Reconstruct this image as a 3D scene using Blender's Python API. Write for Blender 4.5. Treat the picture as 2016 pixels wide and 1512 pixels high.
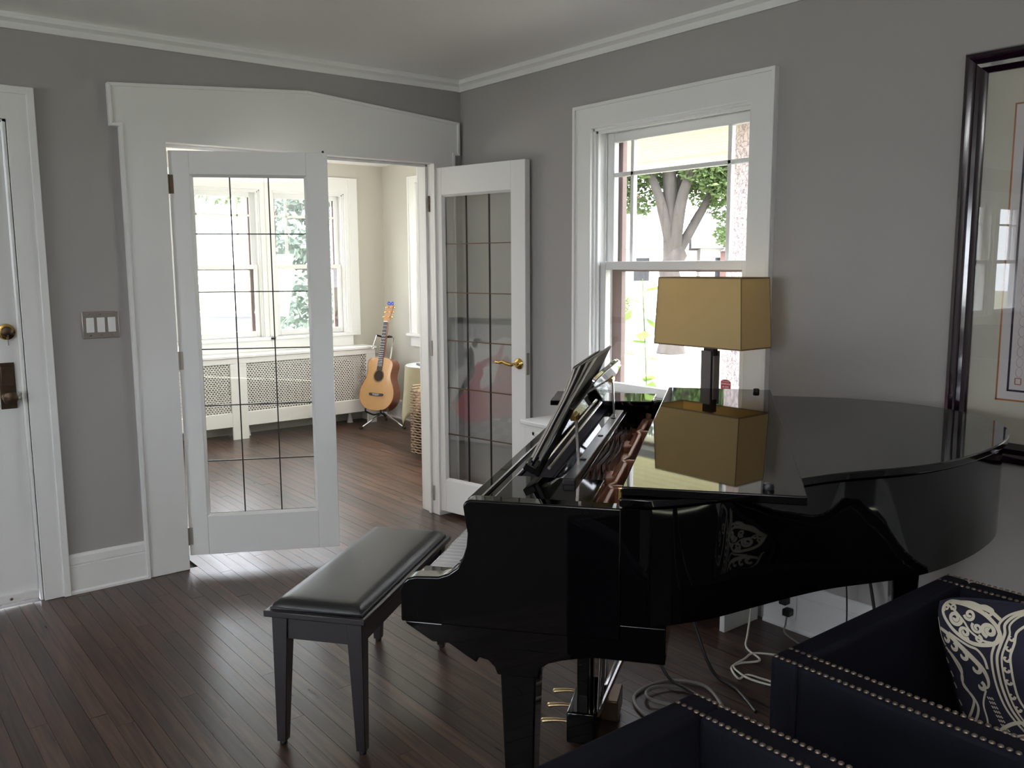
import bpy, bmesh, math, random
from math import sin, cos, pi, radians, hypot
from mathutils import Vector, Matrix, Euler
random.seed(7)
for _o in list(bpy.data.objects): bpy.data.objects.remove(_o)
sc = bpy.context.scene
COL = sc.collection

# ------------------------------------------------------------------ camera, sky, sun, window portals, added fill lamps, exposure
def make_camera():
    f, p, r, y = 1726.49, 0.1355, -0.0054, 0.6711
    cy, sy = cos(y), sin(y)
    fw = Vector((sy*cos(p), cy*cos(p), -sin(p)))
    rt = Vector((cy, -sy, 0)); up = rt.cross(fw)
    r2 = rt*cos(r)+up*sin(r); u2 = -rt*sin(r)+up*cos(r)
    cd = bpy.data.cameras.new('camera'); o = bpy.data.objects.new('camera', cd); COL.objects.link(o)
    m = Matrix((r2, u2, -fw)).transposed().to_4x4(); m.translation = (-3.0585, -4.3221, 1.5)
    o.matrix_world = m
    cd.sensor_fit = 'HORIZONTAL'; cd.sensor_width = 36; cd.lens = f/2016*36; cd.clip_start = .05; cd.clip_end = 400
    sc.camera = o
make_camera()
SKY = 7.0
w = bpy.data.worlds.new('sky'); sc.world = w; w.use_nodes = True
bg = w.node_tree.nodes['Background']; bg.inputs[0].default_value = (.86, .91, 1, 1); bg.inputs[1].default_value = SKY
sd = bpy.data.lights.new('sun', 'SUN'); sd.energy = 10; sd.angle = radians(1.5); sd.color = (1, .95, .86)
so = bpy.data.objects.new('sun', sd); COL.objects.link(so)
so.rotation_euler = Vector((.10, .38, -.92)).to_track_quat('-Z', 'Y').to_euler()
def portal(loc, normal, sx, sz):
    ld = bpy.data.lights.new('added_area_light', 'AREA'); ld.shape = 'RECTANGLE'; ld.size = sx; ld.size_y = sz; ld.cycles.is_portal = True
    o = bpy.data.objects.new('added_area_light', ld); COL.objects.link(o); o.location = loc
    o.rotation_euler = Vector(normal).to_track_quat('-Z', 'Y').to_euler()
portal((.30, -1.587, 1.52), (-1, 0, 0), 1.0, 1.3)
portal((.19, 3.62, 1.5), (0, -1, 0), 2.6, 1.4)
portal((1.62, 2.2, 1.5), (-1, 0, 0), 1.0, 1.4)
portal((-7.15, .35, 1.5), (0, -1, 0), 1.7, 1.3)
def fill_light(loc, normal, sx, sz, power, col=(1, .98, .96)):   # added fill lamps out of view; only the left pair stands at windows
    ld = bpy.data.lights.new('added_area_light', 'AREA'); ld.shape = 'RECTANGLE'; ld.size = sx; ld.size_y = sz; ld.energy = power; ld.color = col
    o = bpy.data.objects.new('added_area_light', ld); COL.objects.link(o); o.location = loc
    o.rotation_euler = Vector(normal).to_track_quat('-Z', 'Y').to_euler()
fill_light((-8.18, -2.4, 1.45), (1, 0, 1.3), 1.3, 1.4, 22, (.88, .94, 1))
fill_light((-8.18, -4.0, 1.45), (1, 0, 1.3), 1.3, 1.4, 22, (.88, .94, 1))
fill_light((-4.4, -5.6, 1.95), (0, .02, 1), 1.8, .6, 80, (.95, .97, 1))  # added uplight for the ceiling
fill_light((-2.10, 2.3, 1.55), (1, 0, .4), 1.4, 1.3, 27, (1, .98, .93))  # added sunroom fill lamp; this wall has no window
fill_light((1.37, .95, 1.55), (-1, 0, .2), 1.0, 1.3, 60, (1, .98, .93))  # added sunroom fill lamp in front of solid wall
vs = sc.view_settings
vs.view_transform = 'Standard'; vs.look = 'None'; vs.gamma = 1; vs.use_curve_mapping = False; vs.exposure = 0.74
sc.cycles.max_bounces = 14; sc.cycles.diffuse_bounces = 6; sc.cycles.glossy_bounces = 6; sc.cycles.transparent_max_bounces = 24
sc.cycles.sample_clamp_indirect = 8; sc.cycles.caustics_reflective = False; sc.cycles.caustics_refractive = False

# ------------------------------------------------------------------ materials
def nodes(m): m.use_nodes = True; return m.node_tree.nodes, m.node_tree.links
def mat(name, col, rough=.5, metal=0, coat=0, ior=1.5, var=0, scale=8, bump=0, bscale=60, spec=None, sheen=0, emit=0, stretch=None, coat_rough=.05):
    m = bpy.data.materials.new(name); n, l = nodes(m); b = n['Principled BSDF']
    b.inputs['Base Color'].default_value = (*col, 1); b.inputs['Roughness'].default_value = rough
    b.inputs['Metallic'].default_value = metal; b.inputs['IOR'].default_value = ior
    b.inputs['Coat Weight'].default_value = coat; b.inputs['Coat Roughness'].default_value = coat_rough
    if sheen: b.inputs['Sheen Weight'].default_value = sheen
    if spec is not None: b.inputs['Specular IOR Level'].default_value = spec
    if var or bump:
        tc = n.new('ShaderNodeTexCoord'); mp = n.new('ShaderNodeMapping'); l.new(tc.outputs['Object'], mp.inputs[0])
        if stretch: mp.inputs['Scale'].default_value = stretch
    if var:
        nz = n.new('ShaderNodeTexNoise'); nz.inputs['Scale'].default_value = scale; nz.inputs['Detail'].default_value = 5
        l.new(mp.outputs[0], nz.inputs['Vector'])
        mx = n.new('ShaderNodeMix'); mx.data_type = 'RGBA'
        mx.inputs['A'].default_value = (*[c*(1-var) for c in col], 1); mx.inputs['B'].default_value = (*[min(1, c*(1+var)) for c in col], 1)
        l.new(nz.outputs['Fac'], mx.inputs['Factor']); l.new(mx.outputs['Result'], b.inputs['Base Color'])
    if bump:
        n2 = n.new('ShaderNodeTexNoise'); n2.inputs['Scale'].default_value = bscale; n2.inputs['Detail'].default_value = 3
        l.new(mp.outputs[0], n2.inputs['Vector'])
        bp = n.new('ShaderNodeBump'); bp.inputs['Strength'].default_value = bump; bp.inputs['Distance'].default_value = .002
        l.new(n2.outputs['Fac'], bp.inputs['Height']); l.new(bp.outputs[0], b.inputs['Normal'])
    return m
def thin_glass(name, tint=(1, 1, 1), base=.04, haze=0):
    m = bpy.data.materials.new(name); n, l = nodes(m); out = n['Material Output']; n.remove(n['Principled BSDF'])
    tr = n.new('ShaderNodeBsdfTransparent'); tr.inputs[0].default_value = (*tint, 1)
    gl = n.new('ShaderNodeBsdfGlossy'); gl.inputs['Roughness'].default_value = 0.0
    lw = n.new('ShaderNodeLayerWeight'); lw.inputs[0].default_value = .5
    pw = n.new('ShaderNodeMath'); pw.operation = 'POWER'; pw.inputs[1].default_value = 5; l.new(lw.outputs['Facing'], pw.inputs[0])
    ma = n.new('ShaderNodeMath'); ma.operation = 'MULTIPLY_ADD'; ma.inputs[1].default_value = 1-base; ma.inputs[2].default_value = base; l.new(pw.outputs[0], ma.inputs[0])
    mx = n.new('ShaderNodeMixShader'); l.new(ma.outputs[0], mx.inputs[0]); l.new(tr.outputs[0], mx.inputs[1]); l.new(gl.outputs[0], mx.inputs[2])
    last = mx
    if haze:
        df = n.new('ShaderNodeBsdfTranslucent'); df.inputs[0].default_value = (1, 1, 1, 1)
        m2 = n.new('ShaderNodeMixShader'); m2.inputs[0].default_value = haze; l.new(mx.outputs[0], m2.inputs[1]); l.new(df.outputs[0], m2.inputs[2]); last = m2
    l.new(last.outputs[0], out.inputs[0]); return m
def plank_mat():
    m = bpy.data.materials.new('walnut_boards'); n, l = nodes(m); b = n['Principled BSDF']
    tc = n.new('ShaderNodeTexCoord'); mp = n.new('ShaderNodeMapping'); mp.inputs['Scale'].default_value = (60, 3, 1)
    geo = n.new('ShaderNodeNewGeometry'); oi = n.new('ShaderNodeObjectInfo')
    va = n.new('ShaderNodeVectorMath'); va.operation = 'ADD'
    cm = n.new('ShaderNodeCombineXYZ'); ml = n.new('ShaderNodeMath'); ml.operation = 'MULTIPLY'; ml.inputs[1].default_value = 37
    l.new(oi.outputs['Random'], ml.inputs[0]); l.new(ml.outputs[0], cm.inputs[1]); l.new(ml.outputs[0], cm.inputs[2])
    l.new(geo.outputs['Position'], va.inputs[0]); l.new(cm.outputs[0], va.inputs[1]); l.new(va.outputs[0], mp.inputs[0])
    nz = n.new('ShaderNodeTexNoise'); nz.inputs['Scale'].default_value = 1; nz.inputs['Detail'].default_value = 6; nz.inputs['Distortion'].default_value = .6; l.new(mp.outputs[0], nz.inputs['Vector'])
    cr = n.new('ShaderNodeValToRGB'); e = cr.color_ramp.elements
    e[0].position = .3; e[0].color = (.020, .011, .009, 1); e[1].position = .75; e[1].color = (.115, .062, .042, 1)
    l.new(nz.outputs['Fac'], cr.inputs[0])
    hs = n.new('ShaderNodeHueSaturation'); mr = n.new('ShaderNodeMapRange'); mr.inputs['To Min'].default_value = .65; mr.inputs['To Max'].default_value = 1.4
    l.new(oi.outputs['Random'], mr.inputs[0]); l.new(mr.outputs[0], hs.inputs['Value']); l.new(cr.outputs[0], hs.inputs['Color']); l.new(hs.outputs[0], b.inputs['Base Color'])
    r2 = n.new('ShaderNodeMapRange'); r2.inputs['To Min'].default_value = .22; r2.inputs['To Max'].default_value = .42; l.new(nz.outputs['Fac'], r2.inputs[0]); l.new(r2.outputs[0], b.inputs['Roughness'])
    bp = n.new('ShaderNodeBump'); bp.inputs['Strength'].default_value = .25; bp.inputs['Distance'].default_value = .001; l.new(nz.outputs['Fac'], bp.inputs['Height']); l.new(bp.outputs[0], b.inputs['Normal'])
    return m
def grille_mat():
    m = bpy.data.materials.new('perforated_metal'); n, l = nodes(m); b = n['Principled BSDF']; out = n['Material Output']
    b.inputs['Base Color'].default_value = (.72, .71, .68, 1)
    tc = n.new('ShaderNodeTexCoord'); sx = n.new('ShaderNodeSeparateXYZ'); l.new(tc.outputs['Object'], sx.inputs[0])
    def M(op, a, bb=None):
        q = n.new('ShaderNodeMath'); q.operation = op
        for i, v in enumerate((a, bb)):
            if v is None: continue
            if isinstance(v, (int, float)): q.inputs[i].default_value = v
            else: l.new(v, q.inputs[i])
        return q.outputs[0]
    z = M('DIVIDE', sx.outputs[2], .017); row = M('FLOOR', z); fz = M('FRACT', z)
    x = M('ADD', M('DIVIDE', sx.outputs[0], .026), M('MULTIPLY', M('FLOORED_MODULO', row, 2.0), .5)); fx = M('FRACT', x)
    hx = M('LESS_THAN', M('ABSOLUTE', M('SUBTRACT', fx, .5)), .30); hz = M('LESS_THAN', M('ABSOLUTE', M('SUBTRACT', fz, .5)), .30)
    h = M('MULTIPLY', hx, hz)
    tr = n.new('ShaderNodeBsdfTransparent'); mx = n.new('ShaderNodeMixShader')
    l.new(h, mx.inputs[0]); l.new(b.outputs[0], mx.inputs[1]); l.new(tr.outputs[0], mx.inputs[2]); l.new(mx.outputs[0], out.inputs[0])
    return m
def shade_mat():
    m = bpy.data.materials.new('tan_shade_fabric'); n, l = nodes(m); out = n['Material Output']; n.remove(n['Principled BSDF'])
    tc = n.new('ShaderNodeTexCoord'); nz = n.new('ShaderNodeTexNoise'); nz.inputs['Scale'].default_value = 6; l.new(tc.outputs['Object'], nz.inputs['Vector'])
    mx = n.new('ShaderNodeMix'); mx.data_type = 'RGBA'; mx.inputs['A'].default_value = (.70, .545, .28, 1); mx.inputs['B'].default_value = (.80, .64, .35, 1); l.new(nz.outputs['Fac'], mx.inputs['Factor'])
    d = n.new('ShaderNodeBsdfDiffuse'); t = n.new('ShaderNodeBsdfTranslucent'); s = n.new('ShaderNodeMixShader'); s.inputs[0].default_value = .42
    l.new(mx.outputs['Result'], d.inputs[0]); l.new(mx.outputs['Result'], t.inputs[0]); l.new(d.outputs[0], s.inputs[1]); l.new(t.outputs[0], s.inputs[2]); l.new(s.outputs[0], out.inputs[0])
    return m
def leaf_mat(name, a, b_):
    m = bpy.data.materials.new(name); n, l = nodes(m); out = n['Material Output']; n.remove(n['Principled BSDF'])
    tc = n.new('ShaderNodeTexCoord'); nz = n.new('ShaderNodeTexNoise'); nz.inputs['Scale'].default_value = 1.6; l.new(tc.outputs['Object'], nz.inputs['Vector'])
    mx = n.new('ShaderNodeMix'); mx.data_type = 'RGBA'; mx.inputs['A'].default_value = (*a, 1); mx.inputs['B'].default_value = (*b_, 1); l.new(nz.outputs['Fac'], mx.inputs['Factor'])
    d = n.new('ShaderNodeBsdfDiffuse'); t = n.new('ShaderNodeBsdfTranslucent'); s = n.new('ShaderNodeMixShader'); s.inputs[0].default_value = .45
    l.new(mx.outputs['Result'], d.inputs[0]); l.new(mx.outputs['Result'], t.inputs[0]); l.new(d.outputs[0], s.inputs[1]); l.new(t.outputs[0], s.inputs[2]); l.new(s.outputs[0], out.inputs[0])
    return m
wallp = mat('grey_wall_paint', (.368, .355, .343), .85, bump=.08, bscale=180, var=.03, scale=2)
white = mat('white_trim_paint', (.80, .80, .79), .38, bump=.05, bscale=25)
ceilp = mat('ceiling_paint', (.88, .87, .855), .9, bump=.06, bscale=120)
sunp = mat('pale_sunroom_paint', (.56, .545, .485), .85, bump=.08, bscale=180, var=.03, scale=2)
planks = plank_mat()
gapm = mat('floor_gap_dark_wood', (.012, .007, .005), .8, var=.2)  # dark slab seen in the joints between boards
black = mat('black_piano_lacquer', (.0018, .0018, .0022), .03, ior=1.45, var=.05, scale=3)
satin = mat('satin_black_wood', (.010, .007, .009), .28, coat=.2, coat_rough=.2, var=.15, scale=4)
leather = mat('black_leather', (.016, .015, .017), .36, bump=.25, bscale=260, var=.1, scale=5)
copper = mat('bronze_painted_iron', (.40, .17, .095), .38, metal=.35, var=.12, scale=6)
rimwood = mat('dark_inner_rim', (.10, .04, .025), .4, var=.2, scale=8)
steel = mat('bright_steel', (.72, .70, .70), .22, metal=1, var=.03)
chrome = mat('chrome', (.80, .80, .82), .12, metal=1, var=.02)
brass = mat('polished_brass', (.78, .53, .17), .18, metal=1, var=.05)
goldp = mat('brushed_brass_pedal', (.72, .55, .30), .30, metal=1, var=.06)
oldbrass = mat('aged_bronze', (.11, .075, .05), .35, metal=.8, var=.35, scale=40)
ivory = mat('white_key_acrylic', (.82, .81, .84), .2, coat=.3, var=.01)
felt = mat('dark_felt', (.045, .038, .06), .9, var=.2, scale=30)
lead = mat('black_lead_came', (.012, .012, .012), .45, var=.2, scale=40)
leadbrass = mat('brown_came', (.10, .055, .03), .4, metal=.4, var=.2, scale=40)
glass = thin_glass('window_glass')
doorglass = thin_glass('leaded_door_glass', (.97, .98, .97), .075)
picglass = thin_glass('picture_glass', (1, 1, 1), .05)
grille = grille_mat()
shadem = shade_mat()
lampdark = mat('dark_bronze_lamp_metal', (.010, .009, .010), .25, var=.1)
lampgrey = mat('brushed_nickel_lamp', (.20, .175, .17), .35, metal=.6, var=.08, stretch=(1, 1, 20))
stormbrown = mat('brown_storm_frame', (.18, .115, .10), .5, var=.2, scale=20)
spruce = mat('spruce_top', (.50, .275, .105), .3, coat=.4, var=.12, scale=6, stretch=(22, 22, 1.5))
mahog = mat('mahogany_side', (.26, .085, .045), .3, coat=.4, var=.3, scale=5, stretch=(3, 3, 14))
ebony = mat('rosewood_fretboard', (.02, .013, .011), .4, var=.3, scale=20)
maple = mat('headstock_wood', (.36, .17, .06), .3, coat=.4, var=.2, scale=15)
bluep = mat('blue_plastic', (.02, .05, .55), .3, var=.1)
clothm = mat('khaki_tablecloth', (.34, .30, .195), .9, var=.06, scale=30, bump=.2, bscale=300)
tableglass = mat('pale_table_top', (.62, .66, .68), .1, var=.03)
lightwood = mat('light_wood', (.45, .26, .13), .45, var=.2, scale=12)
wicker = mat('tan_wicker', (.24, .165, .10), .65, var=.35, scale=30)
navy = mat('navy_upholstery', (.0018, .0022, .0068), .85, spec=.25, var=.12, scale=40, bump=.2, bscale=400)
nailm = mat('antique_brass_nail', (.17, .13, .10), .4, metal=.7, var=.2, scale=60)
pillown = mat('navy_print_cloth', (.010, .009, .024), .9, var=.15, scale=30, bump=.2, bscale=300)
pillowc = mat('cream_print_cloth', (.50, .46, .36), .9, var=.05, scale=40)
burg = mat('burgundy_black_frame_lacquer', (.012, .004, .010), .12, coat=.6, var=.15, scale=5)
matboard = mat('cream_mat_board', (.52, .50, .42), .9, var=.03)
paperw = mat('pale_art_paper', (.60, .56, .56), .9, var=.03)
orangel = mat('orange_brown_line', (.36, .13, .035), .7, var=.1)
navyl = mat('dark_navy_line', (.02, .014, .035), .7, var=.1)
pinkl = mat('fine_pink_ink', (.42, .30, .28), .8, var=.1)
platem = mat('brushed_switch_plate', (.42, .38, .34), .35, metal=.7, var=.08, stretch=(60, 1, 1))
blackrub = mat('black_rubber', (.006, .006, .007), .45, var=.1)
greycord = mat('grey_cord', (.20, .185, .17), .5, var=.1)
whitecord = mat('white_cord', (.75, .72, .62), .4, var=.05)
blackcord = mat('black_cord', (.012, .011, .012), .4, var=.1)
paperm = mat('sheet_music_paper', (.55, .52, .46), .8, var=.08, scale=4)
coverm = mat('dark_book_cover', (.07, .065, .06), .5, var=.2, scale=4)
redst = mat('red_decal', (.55, .04, .08), .4, var=.05)
whitest = mat('white_decal', (.85, .80, .80), .4, var=.02)
bark = mat('tree_bark', (.060, .050, .046), .95, var=.55, scale=9, bump=1, bscale=14, stretch=(1, 1, .35))
def flaky_bark():
    m = mat('pinkish_flaking_bark', (.5, .42, .44), .95, bump=1, bscale=20); n, l = nodes(m); b = n['Principled BSDF']
    tc = n.new('ShaderNodeTexCoord'); mp = n.new('ShaderNodeMapping'); mp.inputs['Scale'].default_value = (1, 1, .55); l.new(tc.outputs['Object'], mp.inputs[0])
    nz = n.new('ShaderNodeTexNoise'); nz.inputs['Scale'].default_value = 9; nz.inputs['Detail'].default_value = 6; l.new(mp.outputs[0], nz.inputs['Vector'])
    vm = n.new('ShaderNodeMix'); vm.data_type = 'VECTOR'; vm.inputs['Factor'].default_value = .22; l.new(mp.outputs[0], vm.inputs['A']); l.new(nz.outputs['Color'], vm.inputs['B'])
    vo = n.new('ShaderNodeTexVoronoi'); vo.feature = 'DISTANCE_TO_EDGE'; vo.inputs['Scale'].default_value = 34; l.new(vm.outputs['Result'], vo.inputs['Vector'])
    cr = n.new('ShaderNodeValToRGB'); e = cr.color_ramp.elements; e[0].position = 0; e[0].color = (.10, .085, .095, 1); e[1].position = .06; e[1].color = (.50, .42, .45, 1); x = cr.color_ramp.elements.new(.35); x.color = (.62, .54, .57, 1)
    l.new(vo.outputs['Distance'], cr.inputs[0]); l.new(cr.outputs[0], b.inputs['Base Color']); return m
barkp = flaky_bark()
grassm = mat('lawn_grass', (.28, .285, .20), .95, var=.4, scale=1.3, bump=.5, bscale=60)
asph = mat('street_asphalt', (.045, .041, .043), .9, var=.2, scale=4)
conc = mat('pale_concrete', (.55, .53, .50), .9, var=.1, scale=5)
roofm = mat('grey_purple_shingle', (.13, .11, .125), .9, var=.25, scale=8)
brickm = mat('red_brick', (.10, .052, .044), .9, var=.35, scale=14)
sidingm = mat('pale_siding', (.72, .69, .66), .8, var=.05)
soffm = mat('cream_soffit_boards', (.68, .62, .44), .7, var=.05, scale=2)
darkglass = mat('far_window_glass', (.035, .035, .04), .1, var=.1)
galv = mat('galvanised_wire', (.62, .62, .62), .4, metal=.3, var=.05)
leafA = leaf_mat('maple_leaves', (.085, .14, .065), (.24, .31, .13))
leafB = leaf_mat('pale_blue_green_needles', (.17, .22, .20), (.36, .42, .36))
leafC = leaf_mat('bright_weed_leaves', (.15, .26, .06), (.27, .38, .13))
greyink = mat('grey_poster_ink', (.22, .22, .24), .8, var=.05); lgrey = mat('light_grey_poster_ink', (.42, .42, .45), .8, var=.04)
whiteink = mat('white_poster_paper', (.82, .82, .82), .8, var=.02); roseink = mat('rose_poster_ink', (.55, .08, .15), .8, var=.06)
palerose = mat('pale_rose_poster_ink', (.55, .22, .27), .8, var=.06); blackink = mat('black_poster_ink', (.03, .03, .035), .8, var=.1)

# ------------------------------------------------------------------ helpers
class MB:
    def __init__(s): s.v = []; s.f = []
    def add(s, vs_, fs):
        k = len(s.v); s.v += [tuple(q) for q in vs_]; s.f += [tuple(i+k for i in q) for q in fs]; return s
    def box(s, x0, x1, y0, y1, z0, z1):
        return s.hexa([(x0, y0, z0), (x1, y0, z0), (x1, y1, z0), (x0, y1, z0)], [(x0, y0, z1), (x1, y0, z1), (x1, y1, z1), (x0, y1, z1)])
    def hexa(s, a, b): return s.add(list(a)+list(b), [(3, 2, 1, 0), (4, 5, 6, 7), (0, 1, 5, 4), (1, 2, 6, 5), (2, 3, 7, 6), (3, 0, 4, 7)])
    def bar(s, p, q, wx, wz, up=(0, 0, 1)):
        p, q = Vector(p), Vector(q); d = (q-p).normalized(); u = Vector(up); r = d.cross(u)
        if r.length < 1e-4: r = d.cross(Vector((1, 0, 0)))
        r.normalize(); u = r.cross(d)
        c = [(r*a*wx/2+u*b*wz/2) for a, b in ((-1, -1), (1, -1), (1, 1), (-1, 1))]
        return s.hexa([p+k for k in c], [q+k for k in c])
    def prism(s, poly, fn, d0, d1):
        n = len(poly)
        return s.add([fn(a, b, d0) for a, b in poly]+[fn(a, b, d1) for a, b in poly],
                     [tuple(range(n))[::-1], tuple(range(n, 2*n))]+[(i, (i+1) % n, n+(i+1) % n, n+i) for i in range(n)])
    def tube(s, path, r, n=8, closed=False):
        P = [Vector(p) for p in path]; m = len(P); rr = r if isinstance(r, (list, tuple)) else [r]*m
        vs_, prev = [], None
        for i in range(m):
            a = P[(i-1) % m] if (closed or i > 0) else P[i]; b = P[(i+1) % m] if (closed or i < m-1) else P[i]
            d = (b-a); d = d.normalized() if d.length > 1e-9 else Vector((0, 0, 1))
            if prev is None: u = d.orthogonal().normalized()
            else:
                u = prev-d*prev.dot(d); u = u.normalized() if u.length > 1e-6 else d.orthogonal().normalized()
            prev = u; w_ = d.cross(u)
            vs_ += [P[i]+(u*cos(2*pi*k/n)+w_*sin(2*pi*k/n))*rr[i] for k in range(n)]
        fs = []
        for i in range(m if closed else m-1):
            j = (i+1) % m
            fs += [(i*n+k, i*n+(k+1) % n, j*n+(k+1) % n, j*n+k) for k in range(n)]
        if not closed: fs += [tuple(range(n))[::-1], tuple((m-1)*n+k for k in range(n))]
        return s.add(vs_, fs)
    def lathe(s, prof, n=20, c=(0, 0, 0), axis='z'):
        vs_ = []
        for r, h in prof:
            for k in range(n):
                a = 2*pi*k/n; x, y = r*cos(a), r*sin(a)
                p = {'z': (x, y, h), 'x': (h, x, y), 'y': (x, h, y)}[axis]
                vs_.append((p[0]+c[0], p[1]+c[1], p[2]+c[2]))
        m = len(prof); fs = []
        for i in range(m-1): fs += [(i*n+k, i*n+(k+1) % n, (i+1)*n+(k+1) % n, (i+1)*n+k) for k in range(n)]
        fs += [tuple(range(n))[::-1], tuple((m-1)*n+k for k in range(n))]
        return s.add(vs_, fs)
    def xf(s, fn): s.v = [tuple(fn(*q)) for q in s.v]; return s
    def build(s, name, m, parent=None, bevel=0, seg=2, smooth=30, fix=True, sub=0):
        me = bpy.data.meshes.new(name); me.from_pydata(s.v, [], s.f)
        if fix:
            bm = bmesh.new(); bm.from_mesh(me); bmesh.ops.recalc_face_normals(bm, faces=bm.faces); bm.to_mesh(me); bm.free()
        me.materials.append(m)
        if smooth:
            me.polygons.foreach_set('use_smooth', [True]*len(me.polygons)); me.set_sharp_from_angle(angle=radians(smooth))
        o = bpy.data.objects.new(name, me); COL.objects.link(o)
        if parent: o.parent = parent
        if bevel:
            md = o.modifiers.new('edge', 'BEVEL'); md.width = bevel; md.segments = seg; md.limit_method = 'ANGLE'; md.angle_limit = radians(35)
        if sub:
            md = o.modifiers.new('soft', 'SUBSURF'); md.levels = sub; md.render_levels = sub
        return o
def tag(o, label, cat=None, group=None, kind=None):
    o['label'] = label
    if cat: o['category'] = cat
    if group: o['group'] = group
    if kind: o['kind'] = kind
    return o
def thing(name, label, cat, loc=(0, 0, 0), rz=0, group=None, kind=None):
    o = bpy.data.objects.new(name, None); COL.objects.link(o); o.location = loc; o.rotation_euler = (0, 0, rz); o.empty_display_size = .1
    return tag(o, label, cat, group, kind)
def struct(name, label, loc=(0, 0, 0)): return thing(name, label, None, loc, 0, None, 'structure')
def st(o, label): return tag(o, label, None, None, 'structure')
def part(o, label): o['label'] = label; return o
def stuffp(o): o['kind'] = 'stuff'; return o
def dup(o, parent, loc=None, rot=None, scale=None):
    c = o.copy(); COL.objects.link(c); c.parent = parent
    if loc: c.location = loc
    if rot: c.rotation_euler = rot
    if scale: c.scale = scale
    return c
def smooth_path(pts, k=8, closed=False):
    P = [Vector(p) for p in pts]; n = len(P); out = []
    for i in range(n if closed else n-1):
        p0 = P[(i-1) % n] if closed or i > 0 else P[i]; p1 = P[i]; p2 = P[(i+1) % n]; p3 = P[(i+2) % n] if closed or i+2 < n else P[(i+1) % n]
        for j in range(k):
            t = j/k; out.append(.5*((2*p1)+(p2-p0)*t+(2*p0-5*p1+4*p2-p3)*t*t+(3*p1-p0-3*p2+p3)*t**3))
    if not closed: out.append(P[-1])
    return out
XZ = lambda a, b, d: (a, d, b)
YZ = lambda a, b, d: (d, a, b)
XY = lambda a, b, d: (a, b, d)

# ------------------------------------------------------------------ setting: floor, walls, ceiling
fl = st(MB().box(-8.2, 1.5, -6.6, 3.5, -.12, -.012).build('floor', gapm), 'dark brown hardwood strip floor running through both rooms')
PW = .0572; rows = []
rnd = random.Random(3)
for i in range(int((1.387+3.6)/PW)):
    x = -3.6+i*PW
    spans = [(-4.4, 3.3)] if x < -.22-.0 and x > -1.70 else ([(-4.4, -.0)] if x < 0 else [])
    if x < -1.70 and x > -2.1 or x >= -.22: spans = spans+[(.15 if x < 0.02 else .25, 3.3)]
    for a, b in spans:
        y = a-rnd.uniform(0, .8)
        while y < b:
            ln = rnd.uniform(.55, 1.9); y0, y1 = max(y, a), min(y+ln, b); y += ln
            if y1-y0 > .02: rows.append((x, y0, y1))
camx, camy = -3.0585, -4.3221
def vis(x, y0, y1):   # how large a board shows in the picture
    ym = (y0+y1)/2; d = hypot(x-camx, ym-camy); a = math.atan2(x-camx, ym-camy)-.6711
    return ((y1-y0)*PW/d**3) if abs(a) < .56 and d > 1.9 else 0
rows.sort(key=lambda q: -vis(*q))
pm = None; rest = MB()
bx = MB().box(.0006, PW-.0006, 0, 1, -.011, 0)
for i, (x, y0, y1) in enumerate(rows):
    dz = -rnd.uniform(0, .0008)
    if i < 300:
        if pm is None: pm = bx.build('plank', planks, fl); o = pm
        else: o = dup(pm, fl)
        o.location = (x, y0+.0004, dz); o.scale = (1, y1-y0-.0008, 1)
    else: rest.box(x+.0006, x+PW-.0006, y0+.0004, y1-.0004, -.011+dz, dz)
stuffp(rest.build('plank_field', planks, fl))

# main walls
wb = MB()
def wall_y(mb, xs, y0, y1, zt, holes):   # wall along x with rectangular holes (x0,x1,z0,z1)
    x = xs[0]
    for (a, b, z0, z1) in sorted(holes):
        if a > x: mb.box(x, a, y0, y1, 0, zt)
        if z0 > 0: mb.box(a, b, y0, y1, 0, z0)
        if z1 < zt: mb.box(a, b, y0, y1, z1, zt)
        x = b
    if x < xs[1]: mb.box(x, xs[1], y0, y1, 0, zt)
def wall_x(mb, ys, x0, x1, zt, holes):
    t = MB(); wall_y(t, ys, x0, x1, zt, holes); t.xf(lambda a, b, c: (b, a, c)); mb.add(t.v, t.f)
ZT = 2.72
wall_y(wb, (-8.2, 0.02), 0, .15, ZT, [(-1.72, -.19, 0, 2.09), (-3.32, -2.355, 0, 2.13), (-7.10, -6.35, .92, 2.15), (-7.95, -7.20, .92, 2.15)])
st(wb.build('wall_back', wallp, smooth=0), 'grey painted wall with the wide french door opening')
wr = MB(); wall_x(wr, (-6.6, 0.15), 0, .15, ZT, [(-2.074, -1.099, .87, 2.172)])
st(wr.build('wall_right', wallp, smooth=0), 'grey painted wall holding the porch side window and the framed print')
wl = MB(); wall_x(wl, (-6.6, .15), -8.35, -8.2, ZT, [(-4.7, -3.3, .7, 2.15), (-3.1, -1.7, .7, 2.15)])
st(wl.build('wall_left', wallp, smooth=0), 'grey painted wall at the far left end of the room')
st(MB().box(-8.35, .15, -6.75, -6.6, 0, ZT).build('wall_front', wallp, smooth=0), 'grey painted wall behind the viewer')
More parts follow.
